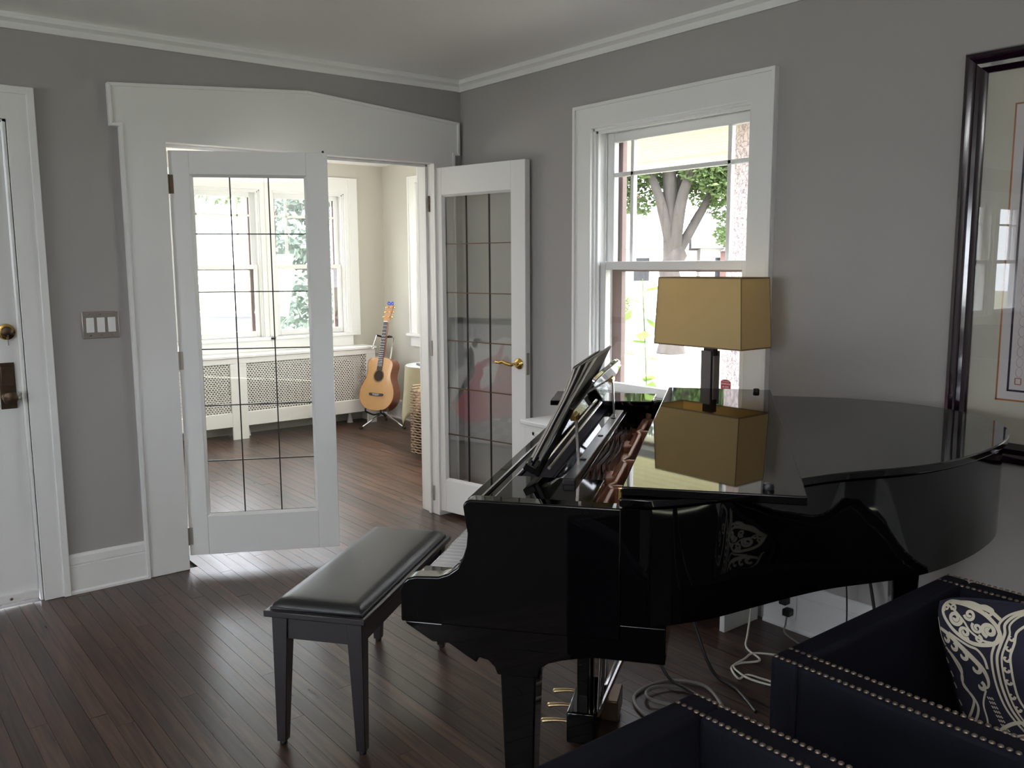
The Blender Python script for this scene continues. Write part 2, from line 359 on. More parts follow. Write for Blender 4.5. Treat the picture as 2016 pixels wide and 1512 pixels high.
# sunroom walls
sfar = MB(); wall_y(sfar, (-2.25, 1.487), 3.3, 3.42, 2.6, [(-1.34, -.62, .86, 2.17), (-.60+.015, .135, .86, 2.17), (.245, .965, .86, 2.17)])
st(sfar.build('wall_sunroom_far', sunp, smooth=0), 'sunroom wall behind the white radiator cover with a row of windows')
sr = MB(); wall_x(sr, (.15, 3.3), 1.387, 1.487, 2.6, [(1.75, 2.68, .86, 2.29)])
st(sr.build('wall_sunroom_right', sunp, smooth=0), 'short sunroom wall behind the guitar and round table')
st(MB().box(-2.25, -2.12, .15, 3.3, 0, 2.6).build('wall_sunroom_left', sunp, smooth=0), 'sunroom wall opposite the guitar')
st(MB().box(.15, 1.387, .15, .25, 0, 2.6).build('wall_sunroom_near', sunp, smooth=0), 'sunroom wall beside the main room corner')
st(MB().box(-8.35, .15, -6.75, .15, 2.575, 2.72).build('ceiling', ceilp, smooth=0), 'off white plaster ceiling of the main room')
st(MB().box(-2.25, 1.487, .15, 3.42, 2.446, 2.62).build('ceiling_sunroom', ceilp, smooth=0), 'off white sunroom ceiling')
# cove between wall and ceiling, then the white picture moulding under it
prof = [(0, 2.545)]+[(.27*t**1.6, 2.545+.03*(1-(1-t)**2.2)) for t in [k/10 for k in range(1, 11)]]+[(.27, 2.578), (0, 2.578)]
def run_moulding(prof, name, label, m):
    x0, y0 = 0, 0; mb = MB(); n = len(prof)
    A = [(-8.2, -d, z) for d, z in prof]; B = [(-d, -d, z) for d, z in prof]; Cc = [(-d, -6.6, z) for d, z in prof]
    mb.add(A+B+Cc, [tuple(range(n)), tuple(range(2*n, 3*n))]+[(k*n+i, k*n+(i+1) % n, (k+1)*n+(i+1) % n, (k+1)*n+i) for k in (0, 1) for i in range(n)])
    return st(mb.build(name, m, smooth=25), label)
run_moulding(prof, 'cove_plaster', 'shallow plaster cove where the walls meet the ceiling', ceilp)
run_moulding([(0, 2.492), (.010, 2.492), (.013, 2.505), (.013, 2.518), (.022, 2.526), (.030, 2.531), (.030, 2.545), (.022, 2.548), (.022, 2.556), (0, 2.556)], 'trim_1', 'white moulding running along the top of the grey walls', white)

# baseboards
def baseboard(name, label, fn, a, b, h=.186):
    p = [(0, 0), (.026, 0), (.026, .010), (.019, .018), (.019, h-.055), (.016, h-.052), (.016, h-.048), (.020, h-.045), (.017, h-.012), (.010, h), (0, h)]
    return st(MB().prism(p, fn, a, b).build(name, white, smooth=25), label)
baseboard('baseboard_back', 'tall white baseboard between the front door and the french doors', lambda d, z, u: (u, -d, z), -2.2426, -1.905)
baseboard('baseboard_right', 'tall white baseboard under the framed print', lambda d, z, u: (-d, u, z), -6.6, -2.20, .205)
baseboard('baseboard_corner', 'white baseboard in the corner behind the open door', lambda d, z, u: (-d, u, z), -.88, 0)
baseboard('baseboard_sunroom', 'white sunroom baseboard below the guitar', lambda d, z, u: (1.387-d, u, z), .25, 3.3)
baseboard('baseboard_sunroom_far', 'white baseboard at the sunroom wall by the corner', lambda d, z, u: (u, 3.3-d, z), 1.20, 1.387)

# wide casing with a shallow peaked head round the french doors
cas = [(-1.905, 0), (-1.905, 2.128), (-1.945, 2.128), (-1.945, 2.316), (-.975, 2.388), (-.028, 2.316), (-.028, 2.128), (-.062, 2.128), (-.062, 0), (-.205, 0), (-.205, 2.075), (-1.70, 2.075), (-1.70, 0)]
cs = st(MB().prism(cas, XZ, -.022, .002).build('trim_2', white, bevel=.003), 'wide white door casing with peaked head around the french doors')
bb = MB(); edge = cas[:9]
for (a, b), (c, d) in zip(edge, edge[1:]): bb.bar((a, -.026, b), (c, -.026, d), .010, .016, up=(0, 1, 0))
ins = [(-1.890, 0), (-1.890, 2.143), (-1.930, 2.143), (-1.930, 2.301), (-.975, 2.372), (-.043, 2.301), (-.043, 2.143), (-.077, 2.143), (-.077, 0)]
bb = MB()
for i in range(8):
    a, b = edge[i], edge[i+1]; c, d = ins[i+1], ins[i]
    bb.prism([a, b, c, d], XZ, -.031, -.021)
bb.build('backband', white, cs, bevel=.002)
jb = MB().box(-1.72, -1.70, .0, .15, 0, 2.075).box(-.205, -.185, 0, .15, 0, 2.075).box(-1.72, -.185, 0, .15, 2.075, 2.093)
jb.box(-1.70, -1.685, .05, .075, 0, 2.075).box(-.22, -.205, .05, .075, 0, 2.075).box(-1.70, -.205, .05, .075, 2.06, 2.075)
jb.build('jamb', white, cs, bevel=.002)
MB().prism([(-1.9, 0), (-1.9, 2.3), (-.03, 2.3), (-.03, 0), (-.205, 0), (-.205, 2.075), (-1.70, 2.075), (-1.70, 0)], XZ, .149, .17).build('sunroom_casing', white, cs, bevel=.003)

# front door with its casing
dc = st(MB().prism([(-2.2426, 0), (-2.2426, 2.256), (-3.43, 2.256), (-3.43, 0), (-3.32, 0), (-3.32, 2.12), (-2.352, 2.12), (-2.352, 0)], XZ, -.020, .002).build('trim_3', white, bevel=.003), 'white casing around the front door at the left edge')
MB().prism([(-2.2426, 0), (-2.2426, 2.256), (-3.43, 2.256), (-3.43, 2.225), (-2.273, 2.225), (-2.273, 0)], XZ, -.034, -.018).build('backband', white, dc, bevel=.004, seg=3)
MB().box(-2.365, -2.352, 0, .13, 0, 2.12).box(-3.32, -3.31, 0, .13, 0, 2.12).box(-3.32, -2.352, 0, .13, 2.11, 2.13).build('jamb', white, dc)
d1 = struct('door_1', 'white front door with bronze lock plate at the left edge', (-2.84, .02, 0))
MB().box(-.465, .4715, 0, .045, .045, 2.105).build('door_slab', white, d1, bevel=.003)
ks = MB().box(-.465, .4715, -.014, 0, .012, .052).build('door_sweep', white, d1, bevel=.003)
MB().lathe([(.006, -.017), (.006, -.014)], 10, (.36, 0, .032), 'y').build('screw', steel, ks)
part(MB().lathe([(.034, 0), (.036, -.006), (.034, -.012), (.026, -.014)], 24, (.428, 0, 1.222), 'y').build('deadbolt', brass, d1), 'round aged brass deadbolt')
MB().lathe([(.024, -.012), (.022, -.026), (.012, -.03)], 20, (.428, 0, 1.222), 'y').build('thumb_turn', oldbrass, d1)
MB().box(.4275, .4305, -.030, -.026, 1.165, 1.212).build('hanging_key', steel, d1)
lp = part(MB().box(.385, .448, -.006, 0, .885, 1.088).build('lock_plate', oldbrass, d1, bevel=.004), 'dark aged bronze lock plate')
MB().box(.393, .440, -.009, -.005, .985, 1.075).build('relief_panel', oldbrass, lp, bevel=.003)
MB().lathe([(.024, -.008), (.026, -.012), (.022, -.040), (.030, -.052), (.028, -.066), (.012, -.072)], 22, (.416, 0, .938), 'y').build('door_knob', oldbrass, lp)
MB().lathe([(.027, -.006), (.024, -.011), (.020, -.008)], 22, (.416, 0, .938), 'y').build('knob_collar', brass, lp)

# triple switch plate
sw = thing('light_switch', 'metal plate with three white rocker switches beside the front door casing', 'switch', (-2.033, 0, 1.236))
MB().box(-.079, .079, -.006, 0, -.062, .062).build('switch_plate', platem, sw, bevel=.003)
rk = MB().box(-.0165, .0165, -.010, -.004, -.034, .034).build('rocker', white, sw, bevel=.002); rk.location = (-.046, 0, 0)
for x in (0, .046): dup(rk, sw, (x, 0, 0))
sk = MB().lathe([(.003, -.0075), (.0035, -.005)], 8, (0, 0, 0), 'y').build('screw', steel, sw); sk.location = (-.046, 0, .048)
for x, z in ((0, .048), (.046, .048), (-.046, -.048), (0, -.048), (.046, -.048)): dup(sk, sw, (x, 0, z))

# ------------------------------------------------------------------ french doors: 3 x 6 leaded lights
def french_door(name, label, hinge, ang, L, z0, zt, flip, handle, camem):
    d = struct(name, label, (hinge[0], hinge[1], z0)); d.rotation_euler = (0, 0, ang)
    H = zt-z0; T = .042; ya, yb = (0, T) if not flip else (-T, 0)
    gx0, gx1, gz0, gz1 = .092, .631*L/.734, .26-.065, 1.932-.065
    MB().box(0, gx0, ya, yb, 0, H).build('stile', white, d, bevel=.0025); MB().box(gx1, L, ya, yb, 0, H).build('stile', white, d, bevel=.0025)
    MB().box(gx0, gx1, ya, yb, 0, gz0).build('bottom_rail', white, d, bevel=.002); MB().box(gx0, gx1, ya, yb, gz1, H).build('top_rail', white, d, bevel=.002)
    ym = (ya+yb)/2
    sm = MB()
    for s_ in (-1, 1):
        for t in (0,):
            yo, yi = ym+s_*(T/2-.001), ym+s_*.004; k = .012
            sm.prism([(gx0, 0), (gx0+k, 0), (gx0, 0)], lambda a, b, c: (a, yi, c), gz0, gz0+.0001)
            for quad in (((gx0, gz0), (gx1, gz0), (gx1-k, gz0+k), (gx0+k, gz0+k)), ((gx1, gz0), (gx1, gz1), (gx1-k, gz1-k), (gx1-k, gz0+k)),
                         ((gx1, gz1), (gx0, gz1), (gx0+k, gz1-k), (gx1-k, gz1-k)), ((gx0, gz1), (gx0, gz0), (gx0+k, gz0+k), (gx0+k, gz1-k))):
                (a, b, c, e) = quad
                sm.add([(a[0], yo, a[1]), (b[0], yo, b[1]), (c[0], yi, c[1]), (e[0], yi, e[1])], [(0, 1, 2, 3)])
    sm.build('glazing_bead', white, d, fix=False, smooth=0)
    cw, ch = (gx1-gx0)/3, (gz1-gz0)/6; p0 = None
    for i in range(3):
        for j in range(6):
            x, z = gx0+cw*(i+.5), gz0+ch*(j+.5)
            if p0 is None: p0 = MB().box(-cw/2, cw/2, -.002, .002, -ch/2, ch/2).build('pane', doorglass, d, smooth=0); o = p0
            else: o = dup(p0, d)
            o.location = (x, ym, z)
    for i in (1, 2): part(MB().box(gx0+cw*i-.0028, gx0+cw*i+.0028, ym-.005, ym+.005, gz0, gz1).build('glazing_bar', lead, d, smooth=0), 'thin black upright bar')
    for j in range(1, 6): part(MB().box(gx0, gx1, ym-.0048, ym+.0048, gz0+ch*j-.0026, gz0+ch*j+.0026).build('glazing_bar', camem, d, smooth=0), 'thin cross bar')
    sgn = -1 if not flip else 1
    for z in ((.10, .98, 1.82) if not flip else (.10, 1.82)):
        h = MB().lathe([(.007, -.045), (.007, .045)], 10, (-.006, ya-.004 if not flip else yb+.004, z)); h.box(-.006, .018, (ya if not flip else yb)-.0015, (ya if not flip else yb)+.0015, z-.044, z+.044)
        h.build('hinge', platem if z < 1.5 else oldbrass, d)
    if handle:
        hz = .953-z0+.01; hx = L-.045
        rs = part(MB().lathe([(.030, T/2-.001), (.031, T/2+.004), (.026, T/2+.010), (.014, T/2+.016), (.012, T/2+.024)], 24, (hx, ym, hz), 'y').xf(lambda x, y, z: (x, 2*ym-y, z)).build('handle_rose', brass, d), 'round brass rose')
        y = ym+T/2
        pth = smooth_path([(hx, y+.012, hz), (hx, y+.045, hz), (hx-.012, y+.052, hz-.002), (hx-.045, y+.052, hz+.002), (hx-.075, y+.052, hz+.010), (hx-.10, y+.052, hz+.004), (hx-.118, y+.052, hz+.010)], 5)
        lev = MB().tube(pth, [.008+.003*sin(pi*i/len(pth))-.003*(i/len(pth)) for i in range(len(pth))], 10)
        lev.lathe([(.001, -.009), (.008, -.006), (.010, 0), (.008, .006), (.001, .009)], 10, (hx-.118, y+.052, hz+.006), 'y')
        lev.xf(lambda x, y, z: (x, 2*ym-y, z)); part(lev.build('lever_handle', brass, rs), 'curved brass lever handle')
        MB().box(L-.0005, L+.0015, ym-.012, ym+.012, hz-.06, hz+.06).build('latch_plate', platem, d, bevel=.0005)
    else:
        MB().box(L-.0005, L+.0015, ym-.010, ym+.010, .86, .93).build('strike_plate', platem, d)
        MB().lathe([(.005, 0), (.005, .012)], 8, (L-.02, ym, H)).build('top_bolt', blackrub, d)
    return d
french_door('door_2', 'left french door of leaded glass standing half open', (-1.689, -.002), -radians(27.68), .734, .065, 2.041, False, False, lead)
french_door('door_3', 'right french door of leaded glass with brass lever handle swung against the corner', (-.203, .028), pi+radians(101.5), .709, .03, 2.05, False, True, leadbrass)

# ------------------------------------------------------------------ sash windows
def sash_window(name, label, M, u0, u1, z0, z1, zm, casing=.10, head=.10, vert=.115, hz=.175, stool=True, deep=.15, right_cut=None, storm=True, muntin=True):
    """M(u, d, z): u along the wall, d outward from the room face"""
    W = struct(name, label)
    def B(*a):
        mb = MB(); mb.box(*a); return mb
    def put(mb, nm, m, par=W, bevel=.0015): mb.xf(M); return mb.build(nm, m, par, bevel=bevel)
    c = MB().prism([(u0-casing, z0), (u0-casing, z1+head), (u1+casing, z1+head), (u1+casing, z0), (u1, z0), (u1, z1), (u0, z1), (u0, z0)], lambda a, b, d: (a, d, b), -.020, .002)
    put(c, 'casing', white, bevel=.003)
    k = .016
    c = MB().prism([(u0-casing, z0), (u0-casing, z1+head), (u1+casing, z1+head), (u1+casing, z0), (u1+casing-k, z0), (u1+casing-k, z1+head-k), (u0-casing+k, z1+head-k), (u0-casing+k, z0)], lambda a, b, d: (a, d, b), -.030, -.019)
    put(c, 'backband', white, bevel=.002)
    if stool:
        put(B(u0-casing-.03, u1+casing+.03, -.055, .04, z0-.028, z0), 'stool', white, bevel=.006)
        put(B(u0-casing, u1+casing, -.018, .002, z0-.125, z0-.028), 'apron', white, bevel=.003)
    # frame liner with stops
    f = MB()
    for t, dep in ((.012, (.0, deep)), (.024, (.012, .028)), (.018, (.074, .082))):
        f.box(u0-.012, u0+t, dep[0], dep[1], z0, z1).box(u1-t, u1+.012, dep[0], dep[1], z0, z1).box(u0, u1, dep[0], dep[1], z1-t, z1+.01)
    f.box(u0, u1, .02, deep+.03, z0-.02, z0+.004)
    put(f, 'window_frame', white)
    a, b = u0+.014, u1-.014
    def sash(nm, d0, d1, za, zb, bot, top, side=.048):
        s_ = MB().box(a, a+side, d0, d1, za, zb).box(b-side, b, d0, d1, za, zb).box(a+side, b-side, d0, d1, za, za+bot).box(a+side, b-side, d0, d1, zb-top, zb)
        o = put(s_, nm, white, bevel=.004)
        return o, (a+side, b-side, za+bot, zb-top, (d0+d1)/2)
    up, (p, q, r, t, dm) = sash('upper_sash', .084, .118, zm-.018, z1-.016, .036, .048)
    if muntin:
        x1, x2, zz = p+vert, q-vert, t-hz
        for x in (x1, x2): put(B(x-.010, x+.010, dm-.014, dm+.014, r, t), 'muntin', white, up, .003)
        put(B(p, q, dm-.014, dm+.014, zz-.010, zz+.010), 'muntin', white, up, .003)
        us, zs = [p, x1, x2, q], [r, zz, t]
        for i in range(3):
            for j in range(2): put(B(us[i], us[i+1], dm-.0015, dm+.0015, zs[j], zs[j+1]), 'pane', glass, up, 0)
    else: put(B(p, q, dm-.0015, dm+.0015, r, t), 'pane', glass, up, 0)
    lo, (p, q, r, t, dm) = sash('lower_sash', .034, .070, z0+.006, zm+.020, .046, .040, .044)
    put(B(p, q, dm-.0015, dm+.0015, r, t), 'pane', glass, lo, 0)
    if storm:
        s_ = MB().box(u0, u0+.075, deep-.018, deep+.012, z0, z1).box(u1-.075, u1, deep-.018, deep+.012, z0, z1).box(u0+.075, u1-.075, deep-.018, deep+.012, z1-.045, z1).box(u0+.075, u1-.075, deep-.016, deep+.01, zm-.03, zm-.005)
        put(s_, 'storm_frame', stormbrown)
    return W, lo, (p, q, r, t, dm)
MX = lambda u, d, z: (d, u, z)
w1, lo1, (lp_, lq_, lr_, lt_, ldm) = sash_window('window_1', 'double hung window behind the lamp looking onto the tree', MX, -2.054, -1.119, .862, 2.152, 1.492, casing=.12, head=.115, vert=.118, hz=.155, deep=.15)
# security decal on the lower pane
def gtext(txt, size, mtl, par, mtx, name='lettering', ext=.0004):
    cu = bpy.data.curves.new(name, 'FONT'); cu.body = txt; cu.size = size; cu.align_x = 'CENTER'; cu.align_y = 'CENTER'; cu.extrude = ext; cu.offset = size*.012; cu.resolution_u = 2
    t = bpy.data.objects.new(name, cu); COL.objects.link(t); bpy.context.view_layer.update()
    me = bpy.data.meshes.new_from_object(t.evaluated_get(bpy.context.evaluated_depsgraph_get())); bpy.data.objects.remove(t); bpy.data.curves.remove(cu)
    me.materials.clear(); me.materials.append(mtl); o = bpy.data.objects.new(name, me); COL.objects.link(o); o.parent = par; o.matrix_local = mtx; return o
dy, dz = -1.918, .972
arc = [(-.026, -.022), (.026, -.022), (.026, .012), (.018, .018), (.008, .021), (-.008, .021), (-.018, .018), (-.026, .012)]
dec = thing('window_decal', 'small red security decal on the lower window pane by the lamp post', 'decal', (ldm-.0028, dy, dz))
MB().prism([(a*1.08, b*1.08) for a, b in arc], lambda a, b, d: (d, a, b), 0, .0006).build('decal_border', whitest, dec, smooth=0)
MB().prism(arc, lambda a, b, d: (d, a, b), -.0006, .0001).build('decal_face', redst, dec, smooth=0)
RX = Matrix(((0, 0, -1), (-1, 0, 0), (0, 1, 0))).to_4x4()   # letters readable from the room (looking along +x)
for s_, z, sz in (('PROTECTED BY', .0135, .0052), ('GUARDIAN', .003, .0108), ('ALARM', -.0105, .0108)):
    gtext(s_, sz, whitest, dec, Matrix.Translation((-.0012, 0, z)) @ RX)
MY = lambda u, d, z: (u, 3.3+d, z)
sash_window('window_2', 'left sunroom window seen through the half open glass door', MY, -.585, .135, .86, 2.17, 1.49, casing=.055, head=.145, vert=.115, hz=.16, deep=.12)
sash_window('window_3', 'right sunroom window with the pale shrub outside', MY, .245, .965, .86, 2.17, 1.49, casing=.055, head=.145, vert=.115, hz=.16, deep=.12)
sash_window('window_4', 'sunroom window hidden behind the door casing', MY, -1.34, -.62-.02, .86, 2.17, 1.49, casing=.03, head=.145, deep=.12)
st(MB().box(.965+.055, 1.10, 3.278, 3.302, .83, 2.315).box(-.45, .3, 3.281, 3.302, 2.24, 2.314).build('trim_4', white, bevel=.002), 'white outer casing board right of the sunroom windows')
MR = lambda u, d, z: (1.387+d, u, z)
sash_window('window_5', 'narrow view of the sunroom side window above the round table', MR, 1.75, 2.68, .86, 2.25, 1.50, casing=.12, head=.06, deep=.10)
MB2 = lambda u, d, z: (u, d, z)
sash_window('window_6', 'window reflected in the picture glass, inner of the pair', MB2, -7.10, -6.35, .92, 2.15, 1.5, casing=.05, head=.10, storm=False)
sash_window('window_7', 'window reflected in the picture glass, outer of the pair', MB2, -7.95, -7.20, .92, 2.15, 1.5, casing=.05, head=.10, storm=False)
ML = lambda u, d, z: (-8.2-d, u, z)
sash_window('window_8', 'large window at the far left end of the room', ML, -3.1, -1.7, .7, 2.15, 1.45, muntin=False)
sash_window('window_9', 'second large window at the far left end of the room', ML, -4.7, -3.3, .7, 2.15, 1.45, muntin=False, casing=.09)

# ------------------------------------------------------------------ radiator covers
def radiator_cover(name, label, M, u0, u1, dep, top, divs, gz0, gz1, foot=.10):
    R = thing(name, label, 'radiator cover'); 
    def put(mb, nm, m, bevel=.003): mb.xf(M); return mb.build(nm, m, R, bevel=bevel)
    put(MB().box(u0-.012, u1+.012, 0, dep+.018, top-.022, top), 'cover_top', white, .004)
    edges = [u0]+[x for d in divs for x in d]+[u1]
    put(MB().box(u0, u1, dep-.02, dep, gz1, top-.022), 'top_rail', white, .002)
    put(MB().box(u0, u1, dep-.02, dep, foot, gz0), 'bottom_rail', white, .002)
    for i in range(0, len(edges), 2): put(MB().box(edges[i], edges[i+1], dep-.02, dep, 0 if edges[i+1]-edges[i] < .3 else foot, gz1-.001).xf(lambda a, b, c: (a, b+.0025, c)), 'stile', white, .002)
    for (a, b) in zip(edges[1::2], edges[2::2]): put(MB().box(a, b, dep-.016, dep-.013, gz0, gz1), 'grille', grille if b-a > .4 or 'sun' in label else grille, 0)
    put(MB().box(u0, u0+.018, .0, dep-.02, 0, top-.022), 'end_panel', white); put(MB().box(u1-.018, u1, .0, dep-.02, 0, top-.022), 'end_panel', white)
    return R
radiator_cover('radiator_cover', 'long white radiator cover with perforated panels under the sunroom windows', lambda u, d, z: (u, 3.3-d, z), -1.30, 1.115, .26, .735, [(-1.2, -.98), (-.98+.01, -.30), (-.16, 1.02)], .235, .665, .115)
rad = thing('radiator', 'old iron radiator standing inside the white sunroom cover', 'radiator', (0, 3.17, 0))
ra = None
for i in range(16):
    if ra is None: ra = MB().box(-.026, .026, -.055, .075, .14, .60).build('radiator_column', mat('dusty_iron', (.10, .095, .09), .6, var=.15), rad, bevel=.012); o = ra
    else: o = dup(ra, rad)
    o.location = (-.12+i*.068, 0, 0)
for x in (-.12, .90): MB().lathe([(.030, .0), (.026, .02), (.016, .08), (.018, .145)], 10, (x, .01, 0)).build('radiator_foot', white, rad)
rc = thing('side_cabinet', 'low white panelled cabinet under the window behind the piano', 'cabinet', (-.13, -1.53, 0))
def rcb(*q): return MB().box(*q).xf(lambda x, y, z: (x+.13, y+1.53, z))
rcb(-.272, -.002, -2.195, -.875, .690, .712).build('cabinet_top', white, rc, bevel=.004)
rcb(-.255, -.237, -2.155, -.915, .10, .69).build('front_panel', white, rc, bevel=.002)
for y in (-2.18, -.915): rcb(-.255, -.03, y, y+.025, .0, .69).build('end_panel', white, rc, bevel=.002)
for a, b in ((-1.50, -.96), (-2.12, -1.56)):
    f = MB()
    for (y0, y1, z0, z1) in ((a, a+.02, .16, .66), (b-.02, b, .16, .66), (a, b, .64, .66), (a, b, .16, .18)): f.box(-.262, -.254, y0, y1, z0, z1)
    f.xf(lambda x, y, z: (x+.13, y+1.53, z)); f.build('panel_moulding', white, rc, bevel=.002)
# ------------------------------------------------------------------ grand piano (s along the keyboard from treble to bass, t towards the tail, z up)
GX, GY, GA = -1.775, -3.065, .6612
pn = thing('grand_piano', 'glossy black grand piano with the front lid folded back and sheet music on its desk', 'piano', (GX, GY, 0), GA)
L3 = lambda s, t, z: (s, -t, z)                       # piano frame -> local axes of the empty
TZ = lambda t, z, s: (s, -t, z)
ST = lambda s, t, z: (s, -t, z)
def pb(s0, s1, t0, t1, z0, z1): return MB().box(s0, s1, -t1, -t0, z0, z1)
outl = [(0, 0), (0, .06), (.03, .12), (.085, .20), (.16, .28), (.245, .37), (.32, .46), (.375, .55), (.43, .64), (.495, .72), (.585, .80), (.70, .882), (.85, .962), (1.0, 1.005), (1.14, 1.01), (1.27, .965), (1.38, .89), (1.455, .79), (1.50, .68), (1.522, .55), (1.525, .42), (1.525, 0)]
def smooth2(pts, k=4):
    q = smooth_path([(a, b, 0) for a, b in pts], k); return [(p.x, p.y) for p in q]
out_s = smooth2(outl[1:-1], 4)
out_s = [(0, 0)]+out_s+[(1.525, 0)]
def inset(pts, d):    # move every point inwards along the averaged normal (open U, runs treble -> tail -> bass)
    r = []
    for i, (x, y) in enumerate(pts):
        a = pts[max(i-1, 0)]; b = pts[min(i+1, len(pts)-1)]
        tx, ty = b[0]-a[0], b[1]-a[1]; ln = hypot(tx, ty) or 1
        r.append((x+ty/ln*d, y-tx/ln*d))
    return r
# rim
ro = inset(out_s, .004); ri = inset(out_s, .060)
rim = MB().prism(ro+ri[::-1], ST, .735, .992).build('rim', black, pn, bevel=.003, smooth=40)
MB().prism(inset(out_s, .058)+inset(out_s, .066)[::-1], ST, .80, .985).build('inner_rim', rimwood, pn, smooth=40)
# arms at both ends of the keyboard
armp = [(.004, .992), (-.325, .992), (-.337, .988), (-.343, .978), (-.338, .945), (-.333, .915), (-.336, .885), (-.344, .86), (-.357, .836), (-.378, .820), (-.402, .811), (-.455, .808), (-.475, .802), (-.487, .790), (-.492, .772), (-.492, .70), (.004, .70)]
for s0, s1 in ((0, .045), (1.48, 1.525)): MB().prism(armp, TZ, s0, s1).build('arm', black, pn, bevel=.004, seg=3, smooth=50)
for s0, s1 in ((.045, .128), (1.397, 1.48)): pb(s0, s1, -.478, -.345, .70, .790).build('cheek_block', black, pn, bevel=.006)
pb(.045, 1.48, -.486, -.470, .69, .768).build('key_slip', black, pn, bevel=.004)
MB().prism([(-.484, .70), (-.484, .693), (-.42, .655), (.10, .653), (.10, .735), (-.40, .735), (-.40, .70)], TZ, .006, 1.519).build('keybed', black, pn, bevel=.003)
# legs with cove brackets
def leg(s, t, w):
    m = MB()
    if w: m.prism([(-.478, .698), (-.478, .690), (-.327, .598), (-.322, .612), (-.300, .607), (-.285, .593), (-.278, .575), (-.18, .575), (-.178, .600), (-.16, .613), (-.13, .623), (-.094, .631), (.0, .645), (.02, .698)], TZ, s-.05, s+.07)
    else: m.box(s-.09, s+.09, -t-.09, -t+.09, .57, .737)
    return m
for s, t, w in ((.09, -.2315, 1), (1.42, -.2315, 1), (1.13, .78, 0)):
    a, b = .0415, .026
    lg = leg(s, t, w).hexa([L3(s-b, t-b, .07), L3(s+b, t-b, .07), L3(s+b, t+b, .07), L3(s-b, t+b, .07)], [L3(s-a, t-a, .58), L3(s+a, t-a, .58), L3(s+a, t+a, .58), L3(s-a, t+a, .58)])
    o = lg.build('leg', black, pn, bevel=.004)
    cst = MB().lathe([(.022, .072), (.028, .068), (.028, .055), (.014, .045)], 16, L3(s, t, 0)).lathe([(.001, -.012), (.022, -.012), (.025, -.006), (.025, .006), (.022, .012), (.001, .012)], 18, (s+.01, -t, .025), 'y')
    part(cst.build('caster', oldbrass, o), 'small bronze caster')
# keys
k0, kw = .128, 1.269/52
wkm = MB().box(.0006, kw-.0006, -.0, .150, 0, .016)
wk = None
for i in range(52):
    if wk is None: wk = MB().box(.0006, kw-.0006, 0, .152, -.016, 0).build('white_key', ivory, pn, bevel=.001); o = wk
    else: o = dup(wk, pn)
    o.location = (k0+i*kw, .318, .780)
bk = None
for i in range(51):
    n = (51-i) % 7           # bass end is the far end; pattern of two and three
    if (i+2) % 7 in (0, 3): continue
    if bk is None: bk = MB().hexa([(-.0052, 0, 0), (.0052, 0, 0), (.0052, .096, 0), (-.0052, .096, 0)], [(-.0042, 0, .011), (.0042, 0, .011), (.0042, .084, .011), (-.0042, .084, .011)]).build('black_key', black, pn, bevel=.001); o = bk
    else: o = dup(bk, pn)
    o.location = (k0+(i+1)*kw, .318, .780)
pb(.128, 1.397, -.40, -.318, .70, .762).build('key_frame', lightwood, pn)
# raised fallboard, top strips and side shelves
MB().prism([(-.318, .792), (-.300, .792), (-.292, .978), (-.310, .978)], TZ, .05, 1.475).build('fallboard', black, pn, bevel=.003)
for t in (-.318, -.287): pb(.045, 1.48, t-.0025, t+.0025, .976, .9835).build('edge_highlight', steel, pn, bevel=.001)  # bright strips added as highlights along the black fallboard edges
pb(.045, 1.48, -.345, -.320, .955, .9825).build('front_rail', black, pn, bevel=.002)
pb(.045, 1.48, -.284, -.205, .955, .972).build('felt_strip', felt, pn, bevel=.002)
pb(.045, .255, -.284, -.065, .972, .988).build('side_shelf', black, pn, bevel=.002)
sb = MB().prism([(1.28, -.40), (1.522, -.42), (1.522, -.04), (1.33, -.04)], ST, .996, 1.014); part(sb.build('side_shelf', black, pn, bevel=.003), 'raised glossy board at the bass end')
pb(.255, 1.28, -.19, -.12, .975, .985).build('desk_runner', black, pn, bevel=.002)
# iron plate, struts, tuning pins, strings
pl_ = inset(out_s, .07); pl_ = [(a, b) for a, b in pl_]
MB().prism([(.07, -.20)]+pl_+[(1.455, -.20)], ST, .868, .885).build('iron_plate', copper, pn, smooth=40)
for s in (.36, .655, 1.10, 1.33):
    m = MB().prism([(-.10, .882), (-.10, .900), (-.075, .945), (-.05, .950), (.75 if s > .9 else .42, .935), (.75 if s > .9 else .42, .885)], TZ, s-.011, s+.011)
    m.prism([(s-.06, -.12), (s-.011, -.03), (s+.011, -.03), (s+.06, -.12)], ST, .884, .905)
    m.build('plate_strut', copper, pn, bevel=.005)
m = MB()
for a, b in ((.07, .36), (.36, .655), (.655, 1.10), (1.10, 1.33), (1.33, 1.455)):
    pth = [(a, -.068), (a+(b-a)*.12, -.056), (b-(b-a)*.12, -.056), (b, -.068)]
    for p, q in zip(pth, pth[1:]): m.bar(L3(p[0], p[1], .915), L3(q[0], q[1], .915), .014, .07)
m.build('plate_flange', copper, pn, bevel=.004)
pins = MB(); r2 = random.Random(5)
for a, b in ((.10, .33), (.39, .625), (.685, 1.07), (1.13, 1.30)):
    nrow = 6; k = int((b-a)/.0135)
    for i in range(k):
        for j in range(nrow):
            s = a+(b-a)*(i+.5*(j % 2))/k; t = -.195+j*.0165+.01*(1-abs(2*(i/k)-1))
            pins.lathe([(.0042, .885), (.0042, .922), (.0030, .926)], 6, L3(s, t, 0))
stuffp(part(pins.build('tuning_pins', steel, pn, smooth=40), 'rows of bright steel tuning pins'))
strs = MB()
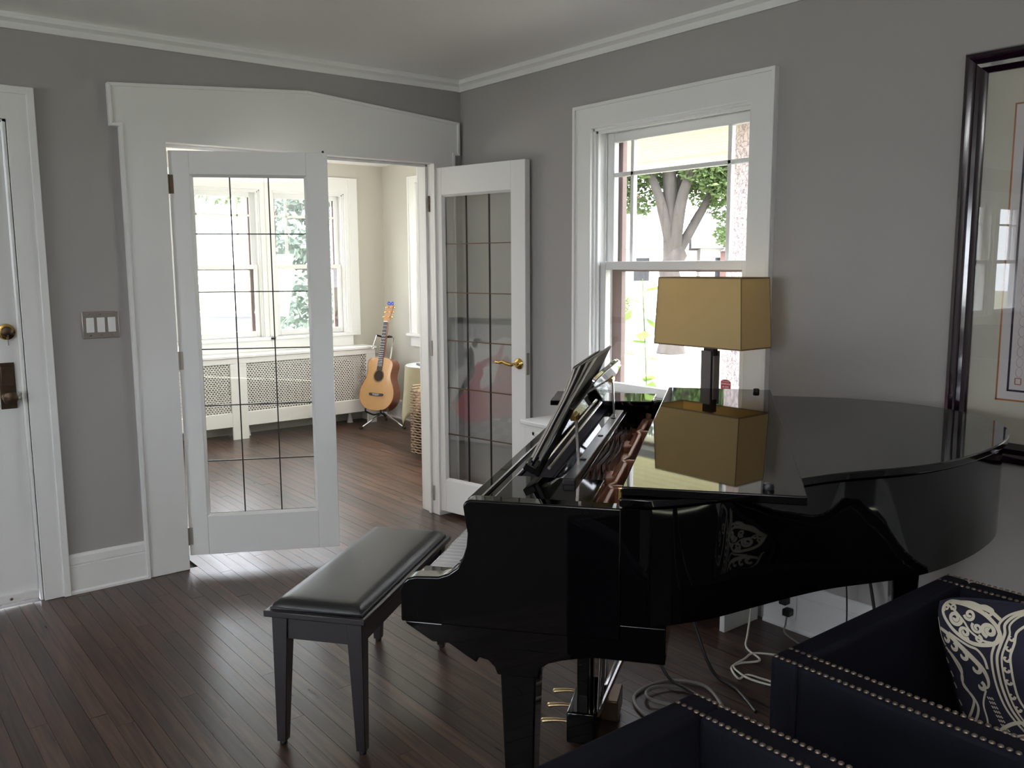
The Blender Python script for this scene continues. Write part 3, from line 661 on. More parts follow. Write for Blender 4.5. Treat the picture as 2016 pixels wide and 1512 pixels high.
for a, b in ((.39, .63), (.68, 1.08), (1.12, 1.31)):
    for i in range(int((b-a)/.008)):
        s = a+i*.008; te = .30+.5*(s-.39)
        strs.add([L3(s-.0004, -.03, .906), L3(s+.0004, -.03, .906), L3(s+.0004, te, .906), L3(s-.0004, te, .906), L3(s-.0004, -.03, .905), L3(s+.0004, -.03, .905), L3(s+.0004, te, .905), L3(s-.0004, te, .905)], [(0, 1, 2, 3), (7, 6, 5, 4), (0, 3, 7, 4), (1, 5, 6, 2)])
stuffp(strs.build('strings', steel, pn, smooth=0))
# lid: main leaf and folded front leaf with rubber bumpers
MB().prism(inset(out_s, -.010), ST, .998, 1.018).build('main_lid', black, pn, bevel=.004, seg=3, smooth=40)
fb = MB().prism([(0, .004), (0, .374), (1.525, .374), (1.525, .004)], ST, 1.0205, 1.040).build('front_lid', black, pn, bevel=.003, seg=3, smooth=40)
MB().lathe([(.006, -.012), (.006, .012)], 8, L3(.02, 0, 1.019)).build('lid_hinge', brass, fb)
for s, t in ((.045, .30), (1.46, .32)): part(MB().lathe([(.011, 1.039), (.012, 1.046), (.010, 1.052), (.004, 1.053)], 14, L3(s, t, 0)).build('lid_bumper', blackrub, fb), 'round rubber bumper')
# music desk: slide rail, braces, tilted panel with a shaped top
dk = part(pb(.19, 1.19, -.155, -.125, .986, 1.003).build('music_desk_slide', satin, pn, bevel=.003), 'flat sliding rail behind the music desk')
dn = Vector((0, .456, .89))                                    # up along the tilted panel in (s,t,z)
def DP(s, h, off): # point on the desk: h up the slope, off behind it
    return L3(s, -.232+.456*h+.89*off, 1.0+.89*h-.456*off)
top = [(.22, .190), (.28, .196), (.34, .214), (.42, .232), (.52, .238), (.70, .238), (.88, .236), (.98, .228), (1.06, .212), (1.12, .194), (1.18, .188)]
top = smooth2(top, 4)
MB().prism([(.22, 0)]+top+[(1.18, 0)], lambda a, b, d: DP(a, b, d), 0, .014).build('music_desk', black, pn, bevel=.003, smooth=40)
MB().prism([(.22, 0), (.22, .018), (1.18, .018), (1.18, 0)], lambda a, b, d: DP(a, b, d), -.030, .0).build('music_ledge', black, pn, bevel=.002)
for s in (.33, 1.05):
    o = MB().bar(DP(s, .15, .018), L3(s, -.140, 1.004), .014, .006).build('desk_brace', steel, pn)
    MB().bar(DP(s-.03, .15, .016), DP(s+.03, .15, .016), .012, .012).build('brace_hinge', brass, o)
MB().tube([DP(.27, .02, .022), DP(.62, .05, .022), DP(1.0, .075, .022)], .0045, 8).build('hinge_rod', steel, pn)
for s in (.40, .72, 1.02): MB().lathe([(.004, 1.002), (.008, 1.003), (.008, 1.005)], 10, L3(s, -.14, 0)).build('rail_slot', blackrub, dk)
# pedal lyre
ly = pb(.755, 1.015, -.245, -.155, .012, .115).build('pedal_box', black, pn, bevel=.006)
for s in (.835, .935):
    pb(s-.018, s+.018, -.222, -.184, .11, .66).build('lyre_post', black, pn, bevel=.004)
pb(.76, 1.01, -.24, -.165, .625, .66).build('lyre_head', black, pn, bevel=.004)
for i, s in enumerate((.785, .885, .985)):
    p = smooth_path([L3(s, -.235, .070), L3(s, -.270, .072), L3(s, -.305, .066), L3(s, -.330, .058)], 4)
    rr = [.007+.005*max(0, (k/(len(p)-1)-.3)/.7)**.7 for k in range(len(p))]; rr[-1] = .006
    m = MB().tube(p, rr, 12); m.xf(lambda x, y, z: (x, y, .066+(z-.066)*.65))
    part(m.build('pedal', goldp, pn, smooth=60), 'polished brass pedal')
for s in (.80, .96): MB().tube([L3(s, -.155, .09), L3(s, .10, .735)], .008, 8).build('lyre_brace', steel, pn)
for s in (.785, .885, .985): MB().tube([L3(s, -.15, .10), L3(s, -.13, .66)], .0045, 8).build('trap_rod', steel, pn)
pb(.90, 1.03, -.16, -.10, .02, .09).build('trap_bracket', oldbrass, pn, bevel=.004)
for i, (x, zz) in enumerate(((0, 0),)):
    pass

# music books standing on the desk
books = [('large pale music book nearest the pianist on the piano desk', .27, .66, .268, .006, -.0300, paperm, .020), ('black covered music folder between the pale music books on the piano desk', .25, .60, .285, .006, -.0235, coverm, .008),
         ('thin pale music score right against the piano desk panel', .30, .74, .290, .005, -.0170, paperm, .004), ('tallest thin score leaning back over the piano desk panel', .28, .52, .315, .005, -.0110, paperm, -.006)]
M4 = Matrix.Translation((GX, GY, 0)) @ Matrix.Rotation(GA, 4, 'Z')
for lb, a, b, h, th, off, mt, fan in books:
    c = M4 @ Vector(DP((a+b)/2, .02, off))
    bk_ = thing('music_book', lb, 'book', c, GA, 'music books on the piano desk')
    inv = bk_.matrix_basis.inverted() @ M4
    def bb_(h0, h1, o0, o1, m, nm, sh=0):
        q = MB()
        nseg = 8; lean = lambda hh: -fan*max(0, (hh-.17)/.15)**1.6
        pts = [(h0+(h1-h0)*i/nseg) for i in range(nseg+1)]
        vs_ = []
        for hh in pts:
            for s_ in (a+sh, b-sh):
                for o_ in (o0, o1): vs_.append(inv @ Vector(DP(s_, hh, off+o_+lean(hh))))
        fs = [(0, 1, 3, 2), tuple(4*nseg+k for k in (0, 2, 3, 1))]
        for i in range(nseg):
            A = 4*i; Bq = A+4
            fs += [(A, A+1, Bq+1, Bq), (A+1, A+3, Bq+3, Bq+1), (A+3, A+2, Bq+2, Bq+3), (A+2, A, Bq, Bq+2)]
        return q.add(vs_, fs).build(nm, m, bk_, smooth=30)
    bb_(.0195, h, 0, .0012, coverm if mt is coverm else mt, 'front_cover'); bb_(.021, h-.004, .0014, th-.0014, paperm, 'pages', .003); bb_(.0195, h, th-.0012, th, coverm if mt is coverm else paperm, 'back_cover')

# ------------------------------------------------------------------ table lamp on the white cabinet
lampx, lampy = -.217, -2.044
lm = thing('table_lamp', 'lamp with tan rectangular shade behind the piano', 'lamp', (lampx, lampy, .712))
z0s, z1s, ab, bbw, kk = 1.171-.712, 1.443-.712, .22, .095, .939
def shell(z0, z1, t=.003):
    o0 = [(-bbw, -ab), (bbw, -ab), (bbw, ab), (-bbw, ab)]; m = MB()
    v = []
    for (zz, k) in ((z0, 1), (z1, kk)):
        v += [(x*k, y*k, zz) for x, y in o0]
    for (zz, k) in ((z0, 1), (z1, kk)):
        v += [((abs(x*k)-t)*(1 if x > 0 else -1), (abs(y*k)-t)*(1 if y > 0 else -1), zz) for x, y in o0]
    f = []
    for i in range(4):
        j = (i+1) % 4
        f += [(i, j, 4+j, 4+i), (8+j, 8+i, 12+i, 12+j), (i, 8+i, 8+j, j), (4+i, 4+j, 12+j, 12+i)]
    return m.add(v, f)
sh = shell(z0s, z1s).build('lamp_shade', shadem, lm, smooth=0)
tm = MB()
for zz, k in ((z0s, 1), (z1s, kk)):
    cs_ = [(-bbw*k, -ab*k, zz), (bbw*k, -ab*k, zz), (bbw*k, ab*k, zz), (-bbw*k, ab*k, zz)]
    for i in range(4): tm.bar(cs_[i], cs_[(i+1) % 4], .004, .005)
for i, (x, y) in enumerate(((-bbw, -ab), (bbw, -ab), (bbw, ab), (-bbw, ab))): tm.bar((x, y, z0s), (x*kk, y*kk, z1s), .003, .003)
tm.build('shade_trim', mat('dark_tan_trim', (.20, .14, .07), .8, var=.05), sh, smooth=0)
fr = MB(); zt = z1s-.02; kz = kk+.004
fr.tube([(-bbw*kz+.004, 0, zt), (bbw*kz-.004, 0, zt)], .002, 6).tube([(0, -ab*kz+.004, zt), (0, ab*kz-.004, zt)], .002, 6)
fr.build('shade_spider', steel, sh)
MB().lathe([(.018, z0s+.01), (.018, z0s+.07), (.012, z0s+.075)], 14).lathe([(.003, z0s+.075), (.003, zt+.02)], 8).lathe([(.008, zt), (.010, zt+.012), (.004, zt+.02)], 12).build('lamp_socket', brass, lm)
MB().lathe([(.012, z0s+.075), (.028, z0s+.11), (.030, z0s+.135), (.018, z0s+.165), (.004, z0s+.172)], 18).build('bulb', mat('opal_glass', (.8, .78, .72), .3, var=.02), lm)
MB().box(-.05, .05, -.07, .07, 0, .022).build('lamp_base', lampdark, lm, bevel=.003)
MB().box(-.015, .015, -.024, .024, .02, z0s+.012).build('lamp_core', lampdark, lm, bevel=.001)
for a, b in ((.040, .21), (.225, z0s-.022)):
    part(MB().box(-.0215, -.0155, -.018, .031, a, b).build('lamp_plate', lampgrey, lm, bevel=.001), 'brushed metal strip'); MB().box(.0155, .0215, -.031, .018, a, b).build('lamp_plate', lampgrey, lm, bevel=.001)
    MB().box(-.0155, .0155, -.031, -.024, a-.012, b-.02).build('lamp_plate', lampgrey, lm, bevel=.001)

# ------------------------------------------------------------------ piano bench
bn = thing('piano_bench', 'black padded piano bench pulled up to the keyboard', 'bench', (-1.8513, -2.0871, 0), .6612)
BL, BW, BH = .852, .335, .459      # local x along the keyboard, local y towards the room
MB().box(0, BL, 0, BW, BH-.030, BH-.010).build('seat_board', satin, bn, bevel=.003)
cu = MB(); nx, ny = 26, 12
def top_z(u, v):
    e = min(u, 1-u)*BL; f = min(v, 1-v)*BW; d = min(e, f)
    return .030*(1-max(0, 1-d/.035)**2)**.5 if d < .035 else .030+.004*min(1, (d-.035)/.06)
vs_ = []
for i in range(nx+1):
    for j in range(ny+1):
        u, v = i/nx, j/ny; u = .5-.5*cos(pi*u); v = .5-.5*cos(pi*v)
        x, y = .018+u*(BL-.036), .018+v*(BW-.036); vs_.append((x, y, BH-.010+.003+top_z(u, v)*.9))
fs = [(i*(ny+1)+j, (i+1)*(ny+1)+j, (i+1)*(ny+1)+j+1, i*(ny+1)+j+1) for i in range(nx) for j in range(ny)]
cu.add(vs_, fs); cu.box(.020, BL-.020, .020, BW-.020, BH-.011, BH-.006)
cu.build('cushion', leather, bn, smooth=60)
pip = [(.018, .018), (BL-.018, .018), (BL-.018, BW-.018), (.018, BW-.018)]
MB().tube([(a, b, BH-.006) for a, b in pip], .004, 8, closed=True).build('piping', leather, bn)
for (x0, x1, y0, y1) in ((.03, BL-.03, .025, .043), (.03, BL-.03, BW-.043, BW-.025)): MB().box(x0, x1, y0, y1, BH-.105, BH-.03).build('apron', satin, bn, bevel=.002)
for x in (.025, BL-.043): MB().box(x, x+.018, .04, BW-.04, BH-.105, BH-.03).build('apron', satin, bn, bevel=.002)
for sx in (0, 1):
    for sy in (0, 1):
        X = lambda q: (.018+q) if sx == 0 else BL-.018-q
        Y = lambda q: (.018+q) if sy == 0 else BW-.018-q
        a, b = .052, .030
        o = MB().hexa([(X(0), Y(0), .012), (X(b), Y(0), .012), (X(b), Y(b), .012), (X(0), Y(b), .012)], [(X(0), Y(0), BH-.03), (X(a), Y(0), BH-.03), (X(a), Y(a), BH-.03), (X(0), Y(a), BH-.03)]).build('leg', satin, bn, bevel=.002)
        MB().lathe([(.011, 0), (.012, .006), (.010, .013)], 12, (X(b/2), Y(b/2), 0)).build('leg_glide', blackrub, o)

# ------------------------------------------------------------------ navy armchairs with nail trim, cushion
def armchair(name, label, x0, x1, yb, depth, group, zt=.735):
    A = thing(name, label, 'armchair', ((x0+x1)/2, yb-depth/2, 0), 0, group)
    ox, oy = -(x0+x1)/2, -(yb-depth/2); W = .062; yf = yb-depth
    def put(mb, nm, m, bevel=.012, par=A, seg=3): mb.xf(lambda x, y, z: (x+ox, y+oy, z)); return mb.build(nm, m, par, bevel=bevel, seg=seg, smooth=40)
    put(MB().box(x0, x1, yb-W, yb, .12, zt), 'backrest', navy)
    put(MB().box(x0, x0+W, yf, yb-W+.001, .12, zt-.001), 'armrest', navy); put(MB().box(x1-W, x1, yf, yb-W+.001, .12, zt-.001), 'armrest', navy)
    put(MB().box(x0+W, x1-W, yf+.01, yb-W, .14, .30), 'seat_base', navy, .01)
    put(MB().box(x0+W+.004, x1-W-.004, yf, yb-W-.004, .30, .42), 'seat_cushion', navy, .03)
    for x in (x0+.03, x1-.07):
        for y in (yb-.07, yf+.03): put(MB().box(x, x+.04, y, y+.04, 0, .12), 'leg', satin, .003)
    nail = None
    for xx in (x0+.006, x0+W-.006, x1-W+.006, x1-.006):
        for i in range(int((depth-.02)/.0135)):
            y = yb-.012-i*.0135
            if nail is None: nail = MB().lathe([(.0052, 0), (.0046, .0018), (.0028, .003), (.0008, .0034)], 8).build('nail', nailm, A, smooth=60); o = nail
            else: o = dup(nail, A)
            o.location = (xx+ox, y+oy, zt-.0012)
    return A
armchair('armchair', 'dark navy armchair nearest the piano pedals, its nail trimmed arm along the bottom edge', -2.56, -1.872, -3.352, .70, 'navy armchairs')
armchair('armchair', 'dark navy armchair in the corner holding the paisley cushion', -1.642, -.915, -3.350, .72, 'navy armchairs')

# scatter cushion: u along its top edge, v down, bulging both ways
pc = Vector((-1.188, -3.437, .783)); pu = Vector((0, -.97, .17)).normalized(); pv = Vector((-.10, -.36, -.92)).normalized(); pnrm = pu.cross(pv).normalized()
if pnrm.x > 0: pnrm = -pnrm
PS = .386; PSV = PS*.90
pil = thing('cushion', 'navy scatter cushion with cream paisley scrolls leaning in the corner armchair', 'cushion', pc+pu*PS/2+pv*PSV)
oc = Vector(pil.location)
def PP(u, v, side=1, lift=0):
    b = (max(0, 1-(2*u-1)**4)*max(0, 1-(2*v-1)**4))**.5
    pinch = .022*((2*u-1)**2*(1-(2*v-1)**2)); pin2 = .022*((2*v-1)**2*(1-(2*u-1)**2))
    uu = u-pinch*(1 if u > .5 else -1); vv = v-pin2*(1 if v > .5 else -1)
    cr_ = 1-.13*abs(2*u-1)**3*abs(2*v-1)**3; uu = .5+(uu-.5)*cr_; vv = .5+(vv-.5)*cr_
    return pc+pu*PS*uu+pv*PSV*vv+pnrm*(side*(.055*b)+lift*side)-oc
m = MB(); N_ = 18
for side in (1, -1):
    vs_ = [PP(i/N_, j/N_, side) for i in range(N_+1) for j in range(N_+1)]
    m.add(vs_, [(i*(N_+1)+j, (i+1)*(N_+1)+j, (i+1)*(N_+1)+j+1, i*(N_+1)+j+1) for i in range(N_) for j in range(N_)])
m.build('cushion_cover', pillown, pil, smooth=70)
cp = MB()
def ribbon(pts, wd, closed=False, taper=False):
    q = smooth_path([(a, b, 0) for a, b in pts], 6, closed); n = len(q); L_, R_ = [], []
    for i in range(n):
        a = q[(i-1) % n] if closed or i else q[i]; b = q[(i+1) % n] if closed or i < n-1 else q[i]
        d = (b-a); d = d.normalized() if d.length > 1e-9 else Vector((1, 0, 0)); q[i] = q[i]; nn = Vector((-d.y, d.x, 0)); w_ = wd/2*(1 if not taper else .35+.65*sin(pi*min(1, .15+i/(n-1))))
        L_.append(PP(q[i].x-.02+nn.x*w_, (q[i].y+nn.y*w_+.005)/.9, 1, .0012)); R_.append(PP(q[i].x-.02-nn.x*w_, (q[i].y-nn.y*w_+.005)/.9, 1, .0012))
    fs = [(i, i+1, n+i+1, n+i) for i in range(n-1)]
    if closed: fs.append((n-1, 0, n, 2*n-1))
    cp.add(L_+R_, fs)
def spiral(cx, cy, r, turns, a0, wd, dirn=1):
    n = int(10*turns)+2
    ribbon([(cx+r*(1-.85*i/n)*cos(a0+dirn*2*pi*turns*i/n), cy+r*(1-.85*i/n)*sin(a0+dirn*2*pi*turns*i/n)) for i in range(n+1)], wd)
ribbon([(.11, .012), (.163, .008), (.257, .02), (.35, .052), (.412, .105), (.428, .156), (.405, .196), (.357, .219), (.27, .225), (.185, .184), (.125, .121), (.095, .06)], .022, True)
for cx, cy, r, tn, a0, wd, dr in ((.125, .045, .022, 1.2, 2, .013, 1), (.188, .098, .042, 1.5, 0, .021, 1), (.276, .070, .032, 1.4, 3, .016, -1), (.236, .172, .035, 1.5, 1, .017, 1), (.312, .136, .030, 1.4, 4, .015, -1), (.375, .142, .040, 1.5, 2, .021, 1), (.308, .194, .022, 1.2, 5, .013, 1), (.170, .042, .022, 1.2, 1, .012, -1)): spiral(cx, cy, r, tn, a0, wd, dr)
ribbon([(.12, .02), (.19, .06), (.24, .11), (.27, .16), (.33, .20), (.38, .205)], .012)
ribbon([(.15, .012), (.26, .010), (.32, .020), (.39, .04), (.44, .075)], .020)
ribbon([(.317, .02), (.36, .018), (.40, .035), (.385, .06), (.36, .05)], .014)
for wd, o_ in ((.012, -.016), (.014, .012), (.010, .036)): ribbon([(.575+o_, .012), (.50+o_, .045), (.450+o_, .095), (.442+o_, .145), (.410+o_, .206), (.376+o_, .275), (.362+o_, .355), (.361+o_, .444), (.376+o_, .532), (.410+o_, .60), (.47+o_, .68)], wd)
ribbon([(.063, .178), (.124, .202), (.191, .256), (.249, .309), (.291, .357), (.305, .408), (.294, .449), (.257, .46)], .030, taper=True)
ribbon([(.13, .19), (.235, .241), (.286, .256), (.314, .298), (.318, .352)], .014)
for cx, cy, r in ((.098, .232, .026), (.140, .268, .028), (.192, .306, .030), (.250, .362, .034), (.255, .452, .026)): spiral(cx, cy, r, .75, -1.2, .020, 1)
ribbon([(.078, .282), (.125, .322), (.159, .38), (.142, .447), (.169, .497), (.189, .539), (.158, .6), (.12, .655), (.136, .683)], .014)
ribbon([(.09, .30), (.11, .317), (.152, .405), (.144, .47), (.187, .516), (.206, .567), (.182, .626), (.138, .674)], .014)
ribbon([(.045, .114), (.054, .146), (.058, .228), (.08, .273)], .010)
for cx, cy in ((.073, .428), (.078, .487), (.084, .577), (.092, .638), (.06, .36)): ribbon([(cx-.006, cy-.014), (cx+.002, cy), (cx+.006, cy+.014)], .012)
ribbon([(.56, .09), (.515, .13), (.493, .19), (.458, .261), (.446, .331), (.44, .408), (.445, .483), (.48, .56)], .012)
for cx, cy in ((.480, .162), (.455, .22), (.432, .278), (.418, .335), (.412, .398), (.410, .470), (.424, .53)): spiral(cx, cy, .018, .8, 0, .013, 1)
ribbon([(.278, .468), (.243, .544), (.242, .621), (.233, .699), (.25, .80)], .010)
ribbon([(.261, .708), (.329, .647), (.409, .605), (.5, .60)], .018); ribbon([(.29, .75), (.36, .69), (.45, .66)], .012)
for i in range(9):
    for j in range(3): ribbon([(.275+.012*j+.006*i, .50+.022*i), (.283+.012*j+.006*i, .512+.022*i)], .007)
for cx, cy, r in ((.35, .70, .03), (.43, .70, .035), (.30, .82, .03), (.4, .85, .04), (.52, .78, .04), (.62, .2, .06), (.72, .35, .07), (.62, .5, .06), (.8, .15, .06), (.85, .55, .07), (.7, .75, .07), (.2, .78, .03), (.9, .85, .05)): spiral(cx, cy, r, 1.4, cx*20, .016)
ribbon([(.60, .08), (.72, .06), (.86, .12), (.92, .3), (.88, .48), (.76, .58), (.62, .55), (.55, .4), (.55, .25)], .022, True)
stuffp(part(cp.build('paisley_print', pillowc, pil, fix=False, smooth=0), 'cream scrolling print'))
pe = [(0, 0), (1, 0), (1, 1), (0, 1)]
ep = []
for k in range(4):
    a, b = pe[k], pe[(k+1) % 4]
    ep += [PP(a[0]+(b[0]-a[0])*i/10, a[1]+(b[1]-a[1])*i/10, 1) for i in range(10)]
MB().tube(ep, .0035, 6, closed=True).build('cushion_piping', pillown, pil)
# ------------------------------------------------------------------ framed print on the right wall
pf = thing('framed_print', 'large framed print with burgundy black frame above the armchairs', 'picture', (0, -3.55, 1.5))
Y0, Y1, Z0, Z1 = .646, -.70, -.662, .676
fw_ = .070
def frame_bar(a, b, inward):   # moulded section: rounded outer bead and inner lip, mitred ends
    prof_ = [(0, 0), (0, .022), (.006, .032), (.018, .036), (.030, .031), (.036, .024), (.040, .026), (.052, .024), (.060, .016), (.070, .012), (.070, 0)]
    a, b, iv = Vector(a), Vector(b), Vector(inward); d = (b-a).normalized(); v0, v1 = [], []
    for w_, h_ in prof_:
        v0.append(a+iv*w_+d*w_+Vector((-h_, 0, 0))); v1.append(b+iv*w_-d*w_+Vector((-h_, 0, 0)))
    n = len(prof_); return MB().add(v0+v1, [tuple(range(n)), tuple(range(2*n-1, n-1, -1))]+[(i, (i+1) % n, n+(i+1) % n, n+i) for i in range(n)])
cn = [(0, Y0, Z0), (0, Y0, Z1), (0, Y1, Z1), (0, Y1, Z0)]
for i, iv in enumerate(((0, -1, 0), (0, 0, -1), (0, 1, 0), (0, 0, 1))): frame_bar(cn[i], cn[(i+1) % 4], iv).build('frame_rail', burg, pf, smooth=35)
MB().box(-.004, -.001, Y1+.05, Y0-.05, Z0+.05, Z1-.05).build('mat_board', matboard, pf, smooth=0)
def rect_lines(y0, y1, z0, z1, wd, x, m, nm):
    q = MB(); q.box(x-.0008, x, y0-wd, y0, z0, z1).box(x-.0008, x, y1, y1+wd, z0, z1).box(x-.0008, x, y1, y0, z1-wd, z1).box(x-.0008, x, y1, y0, z0, z0+wd); return part(q.build(nm, m, pf, smooth=0), nm.replace('_', ' '))
yl = Y0-.158
rect_lines(yl, -.45, Z0+.208, Z1-.175, .0055, -.004, orangel, 'orange_border_line')
MB().box(-.0045, -.003, -.44, yl-.0055, Z0+.2135, Z1-.18).build('art_paper', paperw, pf, smooth=0)
rect_lines(yl-.034, -.42, Z0+.240, Z1-.205, .0065, -.0045, navyl, 'navy_border_line')
q = MB()
for i in range(26): q.tube([(-.0048, yl-.068+.010*cos(a), Z0+.305+i*.033+.016*sin(a)) for a in [2*pi*k/14 for k in range(14)]], .0007, 4, closed=True)
part(q.build('drawn_loops', pinkl, pf), 'column of small drawn loops')
q = MB()
for a, b in (((yl-.058, Z0+.265), (yl-.076, Z0+.265)), ((yl-.058, Z0+.285), (yl-.076, Z0+.285)), ((yl-.058, Z0+.265), (yl-.058, Z0+.285)), ((yl-.076, Z0+.265), (yl-.076, Z0+.285))): q.bar((-.0048, *a), (-.0048, *b), .003, .001, up=(1, 0, 0))
part(q.build('drawn_square', orangel, pf, smooth=0), 'small orange outlined square')
MB().box(-.0105, -.0085, Y1+.06, Y0-.06, Z0+.06, Z1-.06).build('picture_glass', picglass, pf, smooth=0)

# wall outlet on the baseboard with two plugs
ou = thing('wall_outlet', 'outlet with black plugs low on the white baseboard under the piano tail', 'outlet', (-.022, -2.325, .105))
MB().box(-.006, .0, -.035, .035, -.055, .055).build('outlet_plate', white, ou, bevel=.003)
for z in (-.022, .022):
    MB().box(-.040, -.004, -.017+z*.4, .017+z*.4, z-.015, z+.015).build('plug', blackrub, ou, bevel=.005)
# cords
def cord(name, label, pts, r, m, group=None, n=8):
    c = Vector(pts[0]); o = MB().tube([p-c for p in smooth_path(pts, 7)], r, n).build(name, m, None, smooth=60); o.location = c; return tag(o, label, 'cord', group)
R_ = .006
cord('power_cord', 'thin pale cord looped on the dark floor between the armchairs', [(-.06, -2.20, .35), (-.10, -2.205, .17), (-.26, -2.30, .05), (-.31, -2.331, .006), (-.36, -2.43, .006), (-.44, -2.40, .006), (-.492, -2.40, .006), (-.53, -2.44, .006), (-.545, -2.475, .006), (-.500, -2.475, .006), (-.485, -2.52, .006), (-.475, -2.585, .006), (-.50, -2.575, .006), (-.52, -2.50, .007), (-.51, -2.45, .007), (-.48, -2.40, .007), (-.40, -2.39, .008), (-.33, -2.38, .006), (-.27, -2.45, .006), (-.22, -2.52, .006)], .0042, whitecord)
cord('plug_cord', 'pale cord hanging from the outlet under the piano tail', [(-.05, -2.335, .075), (-.08, -2.35, .05), (-.10, -2.36, .02), (-.11, -2.42, .005), (-.13, -2.47, .005), (-.15, -2.50, .005)], .0035, greycord)
cord('cable_coil', 'thick grey cable coiled on the floor behind the pedal lyre', [(-.82, -2.64, .008), (-.74, -2.54, .008), (-.69, -2.43, .008), (-.74, -2.34, .008), (-.83, -2.31, .008), (-.92, -2.32, .008), (-.97, -2.36, .008), (-1.0, -2.42, .008), (-1.01, -2.49, .008), (-.98, -2.56, .008), (-.9, -2.56, .008), (-.88, -2.48, .008), (-.93, -2.40, .02), (-.90, -2.35, .02), (-.84, -2.345, .018), (-.77, -2.39, .010), (-.765, -2.47, .008), (-.80, -2.56, .008), (-.87, -2.64, .008)], .0062, greycord, n=10)
cord('black_cable', 'black cable hanging from under the piano to the floor, nearest the bench', [(-.90, -2.24, .645), (-.85, -2.25, .45), (-.82, -2.28, .20), (-.81, -2.36, .06), (-.815, -2.45, .045), (-.83, -2.55, .04), (-.85, -2.64, .03)], .0055, blackcord)
cord('black_cable', 'second black cable dropping from the piano towards the near armchair', [(-.60, -2.12, .645), (-.57, -2.17, .45), (-.58, -2.30, .15), (-.60, -2.40, .02), (-.62, -2.52, .007), (-.70, -2.66, .007)], .0065, blackcord)
cord('thin_black_cable', 'thin black cable hanging against the wall right of the outlet', [(-.10, -2.60, .72), (-.08, -2.595, .45), (-.075, -2.61, .2), (-.08, -2.62, .006), (-.14, -2.70, .006)], .003, blackcord)
cord('curved_black_cable', 'thicker black cable curving down the wall beside the corner armchair', [(-.12, -2.68, .72), (-.10, -2.66, .55), (-.07, -2.70, .30), (-.07, -2.74, .10), (-.11, -2.78, .009), (-.20, -2.85, .009)], .006, blackcord)

# ------------------------------------------------------------------ sunroom: guitar on its stand
gt = thing('acoustic_guitar', 'acoustic guitar with pale spruce top standing in the sunroom corner', 'guitar', (.965, 2.76, .0))
gn = Vector((-.93, -.36, 0)).normalized(); gx = Vector((0, 0, 1)).cross(gn).normalized()   # gx: to the right when facing the top
lean = radians(14.5); gu = (Vector((0, 0, 1))*cos(lean)-gn*sin(lean)).normalized(); gf = gx.cross(gu).normalized()
if gf.dot(gn) < 0: gf = -gf
g0 = Vector((-.035, .0, .165))
def GP(x, h, d): return g0+gx*x+gu*h+gf*d
half = [(0, 0), (.07, .006), (.13, .028), (.178, .075), (.199, .13), (.196, .19), (.175, .245), (.152, .285), (.139, .32), (.136, .35), (.140, .385), (.146, .42), (.140, .455), (.11, .485), (.06, .499), (0, .502)]
hs_ = smooth2(half, 4); body = hs_+[(-x, h) for x, h in hs_[-2:0:-1]]
MB().prism(body, lambda a, b, d: GP(a, b, d), -.105, -.002).build('body_sides', mahog, gt, smooth=40)
MB().prism([(a*1.006, b*1.004-.001) for a, b in body], lambda a, b, d: GP(a, b, d), -.003, .001).build('soundboard', spruce, gt, smooth=40)
q = MB(); q.tube([GP(a*1.0, b, .000) for a, b in body], .0028, 6, closed=True); part(q.build('binding', mahog, gt), 'dark edge binding')
circ = lambda r, d, h=.325, n=28: [GP(r*cos(2*pi*k/n), h+r*sin(2*pi*k/n), d) for k in range(n)]
def ring(r0, r1, d, m, nm):
    n = 28; a = circ(r0, d); b = circ(r1, d); c = circ(r0, d-.001); e = circ(r1, d-.001)
    return MB().add(a+b+c+e, [(k, (k+1) % n, n+(k+1) % n, n+k) for k in range(n)]+[(n+k, n+(k+1) % n, 3*n+(k+1) % n, 3*n+k) for k in range(n)]).build(nm, m, gt, fix=False, smooth=0)
sh_ = MB().add(circ(.050, .0016)+circ(.050, .0005), [tuple(range(28))]+[(k, (k+1) % 28, 28+(k+1) % 28, 28+k) for k in range(28)]); part(sh_.build('sound_hole', mat('dark_sound_hole', (.03, .014, .009), .9, var=.2), gt, smooth=0), 'round dark sound hole')
ring(.051, .055, .0018, ebony, 'rosette'); ring(.059, .062, .0018, ebony, 'rosette')
br = MB().prism([(-.085, .005), (-.075, -.012), (-.03, -.016), (.03, -.016), (.075, -.012), (.085, .005), (.075, .012), (-.075, .012)], lambda a, b, d: GP(a, b+.150, d), .0, .009).build('bridge', ebony, gt, bevel=.002)
MB().prism([(-.038, -.002), (.038, -.002), (.038, .002), (-.038, .002)], lambda a, b, d: GP(a, b+.153, d), .008, .013).build('saddle', white, br, smooth=0)
for i in range(6): MB().lathe([(.003, 0), (.003, .004), (.001, .005)], 8).xf(lambda x, y, z, i=i: GP(-.03+.012*i+x, .142+y, .008+z)).build('bridge_pin', ivory, br)
def nb(x0, x1, h0, h1, d0, d1, k0=1, k1=1): return MB().hexa([GP(x0*k0, h0, d0), GP(x1*k0, h0, d0), GP(x1*k0, h0, d1), GP(x0*k0, h0, d1)], [GP(x0*k1, h1, d0), GP(x1*k1, h1, d0), GP(x1*k1, h1, d1), GP(x0*k1, h1, d1)])
nb(-.022, .022, .50, .835, -.022, .003, 1.2, 1).build('neck', mahog, gt, bevel=.006)
nb(-.022, .022, .378, .835, .003, .008, 1.32, 1).build('fretboard', ebony, gt, bevel=.001)
nutH, SL = .835, .645
for k in range(1, 19):
    h = nutH-SL*(1-2**(-k/12))
    if h > .385: MB().box(0, 1, 0, 1, 0, 1).xf(lambda x, y, z, h=h: GP((-.022+.044*x)*(1.32-.32*(h-.378)/.457), h+.0016*y, .008+.0010*z)).build('fret', steel, gt, smooth=0)
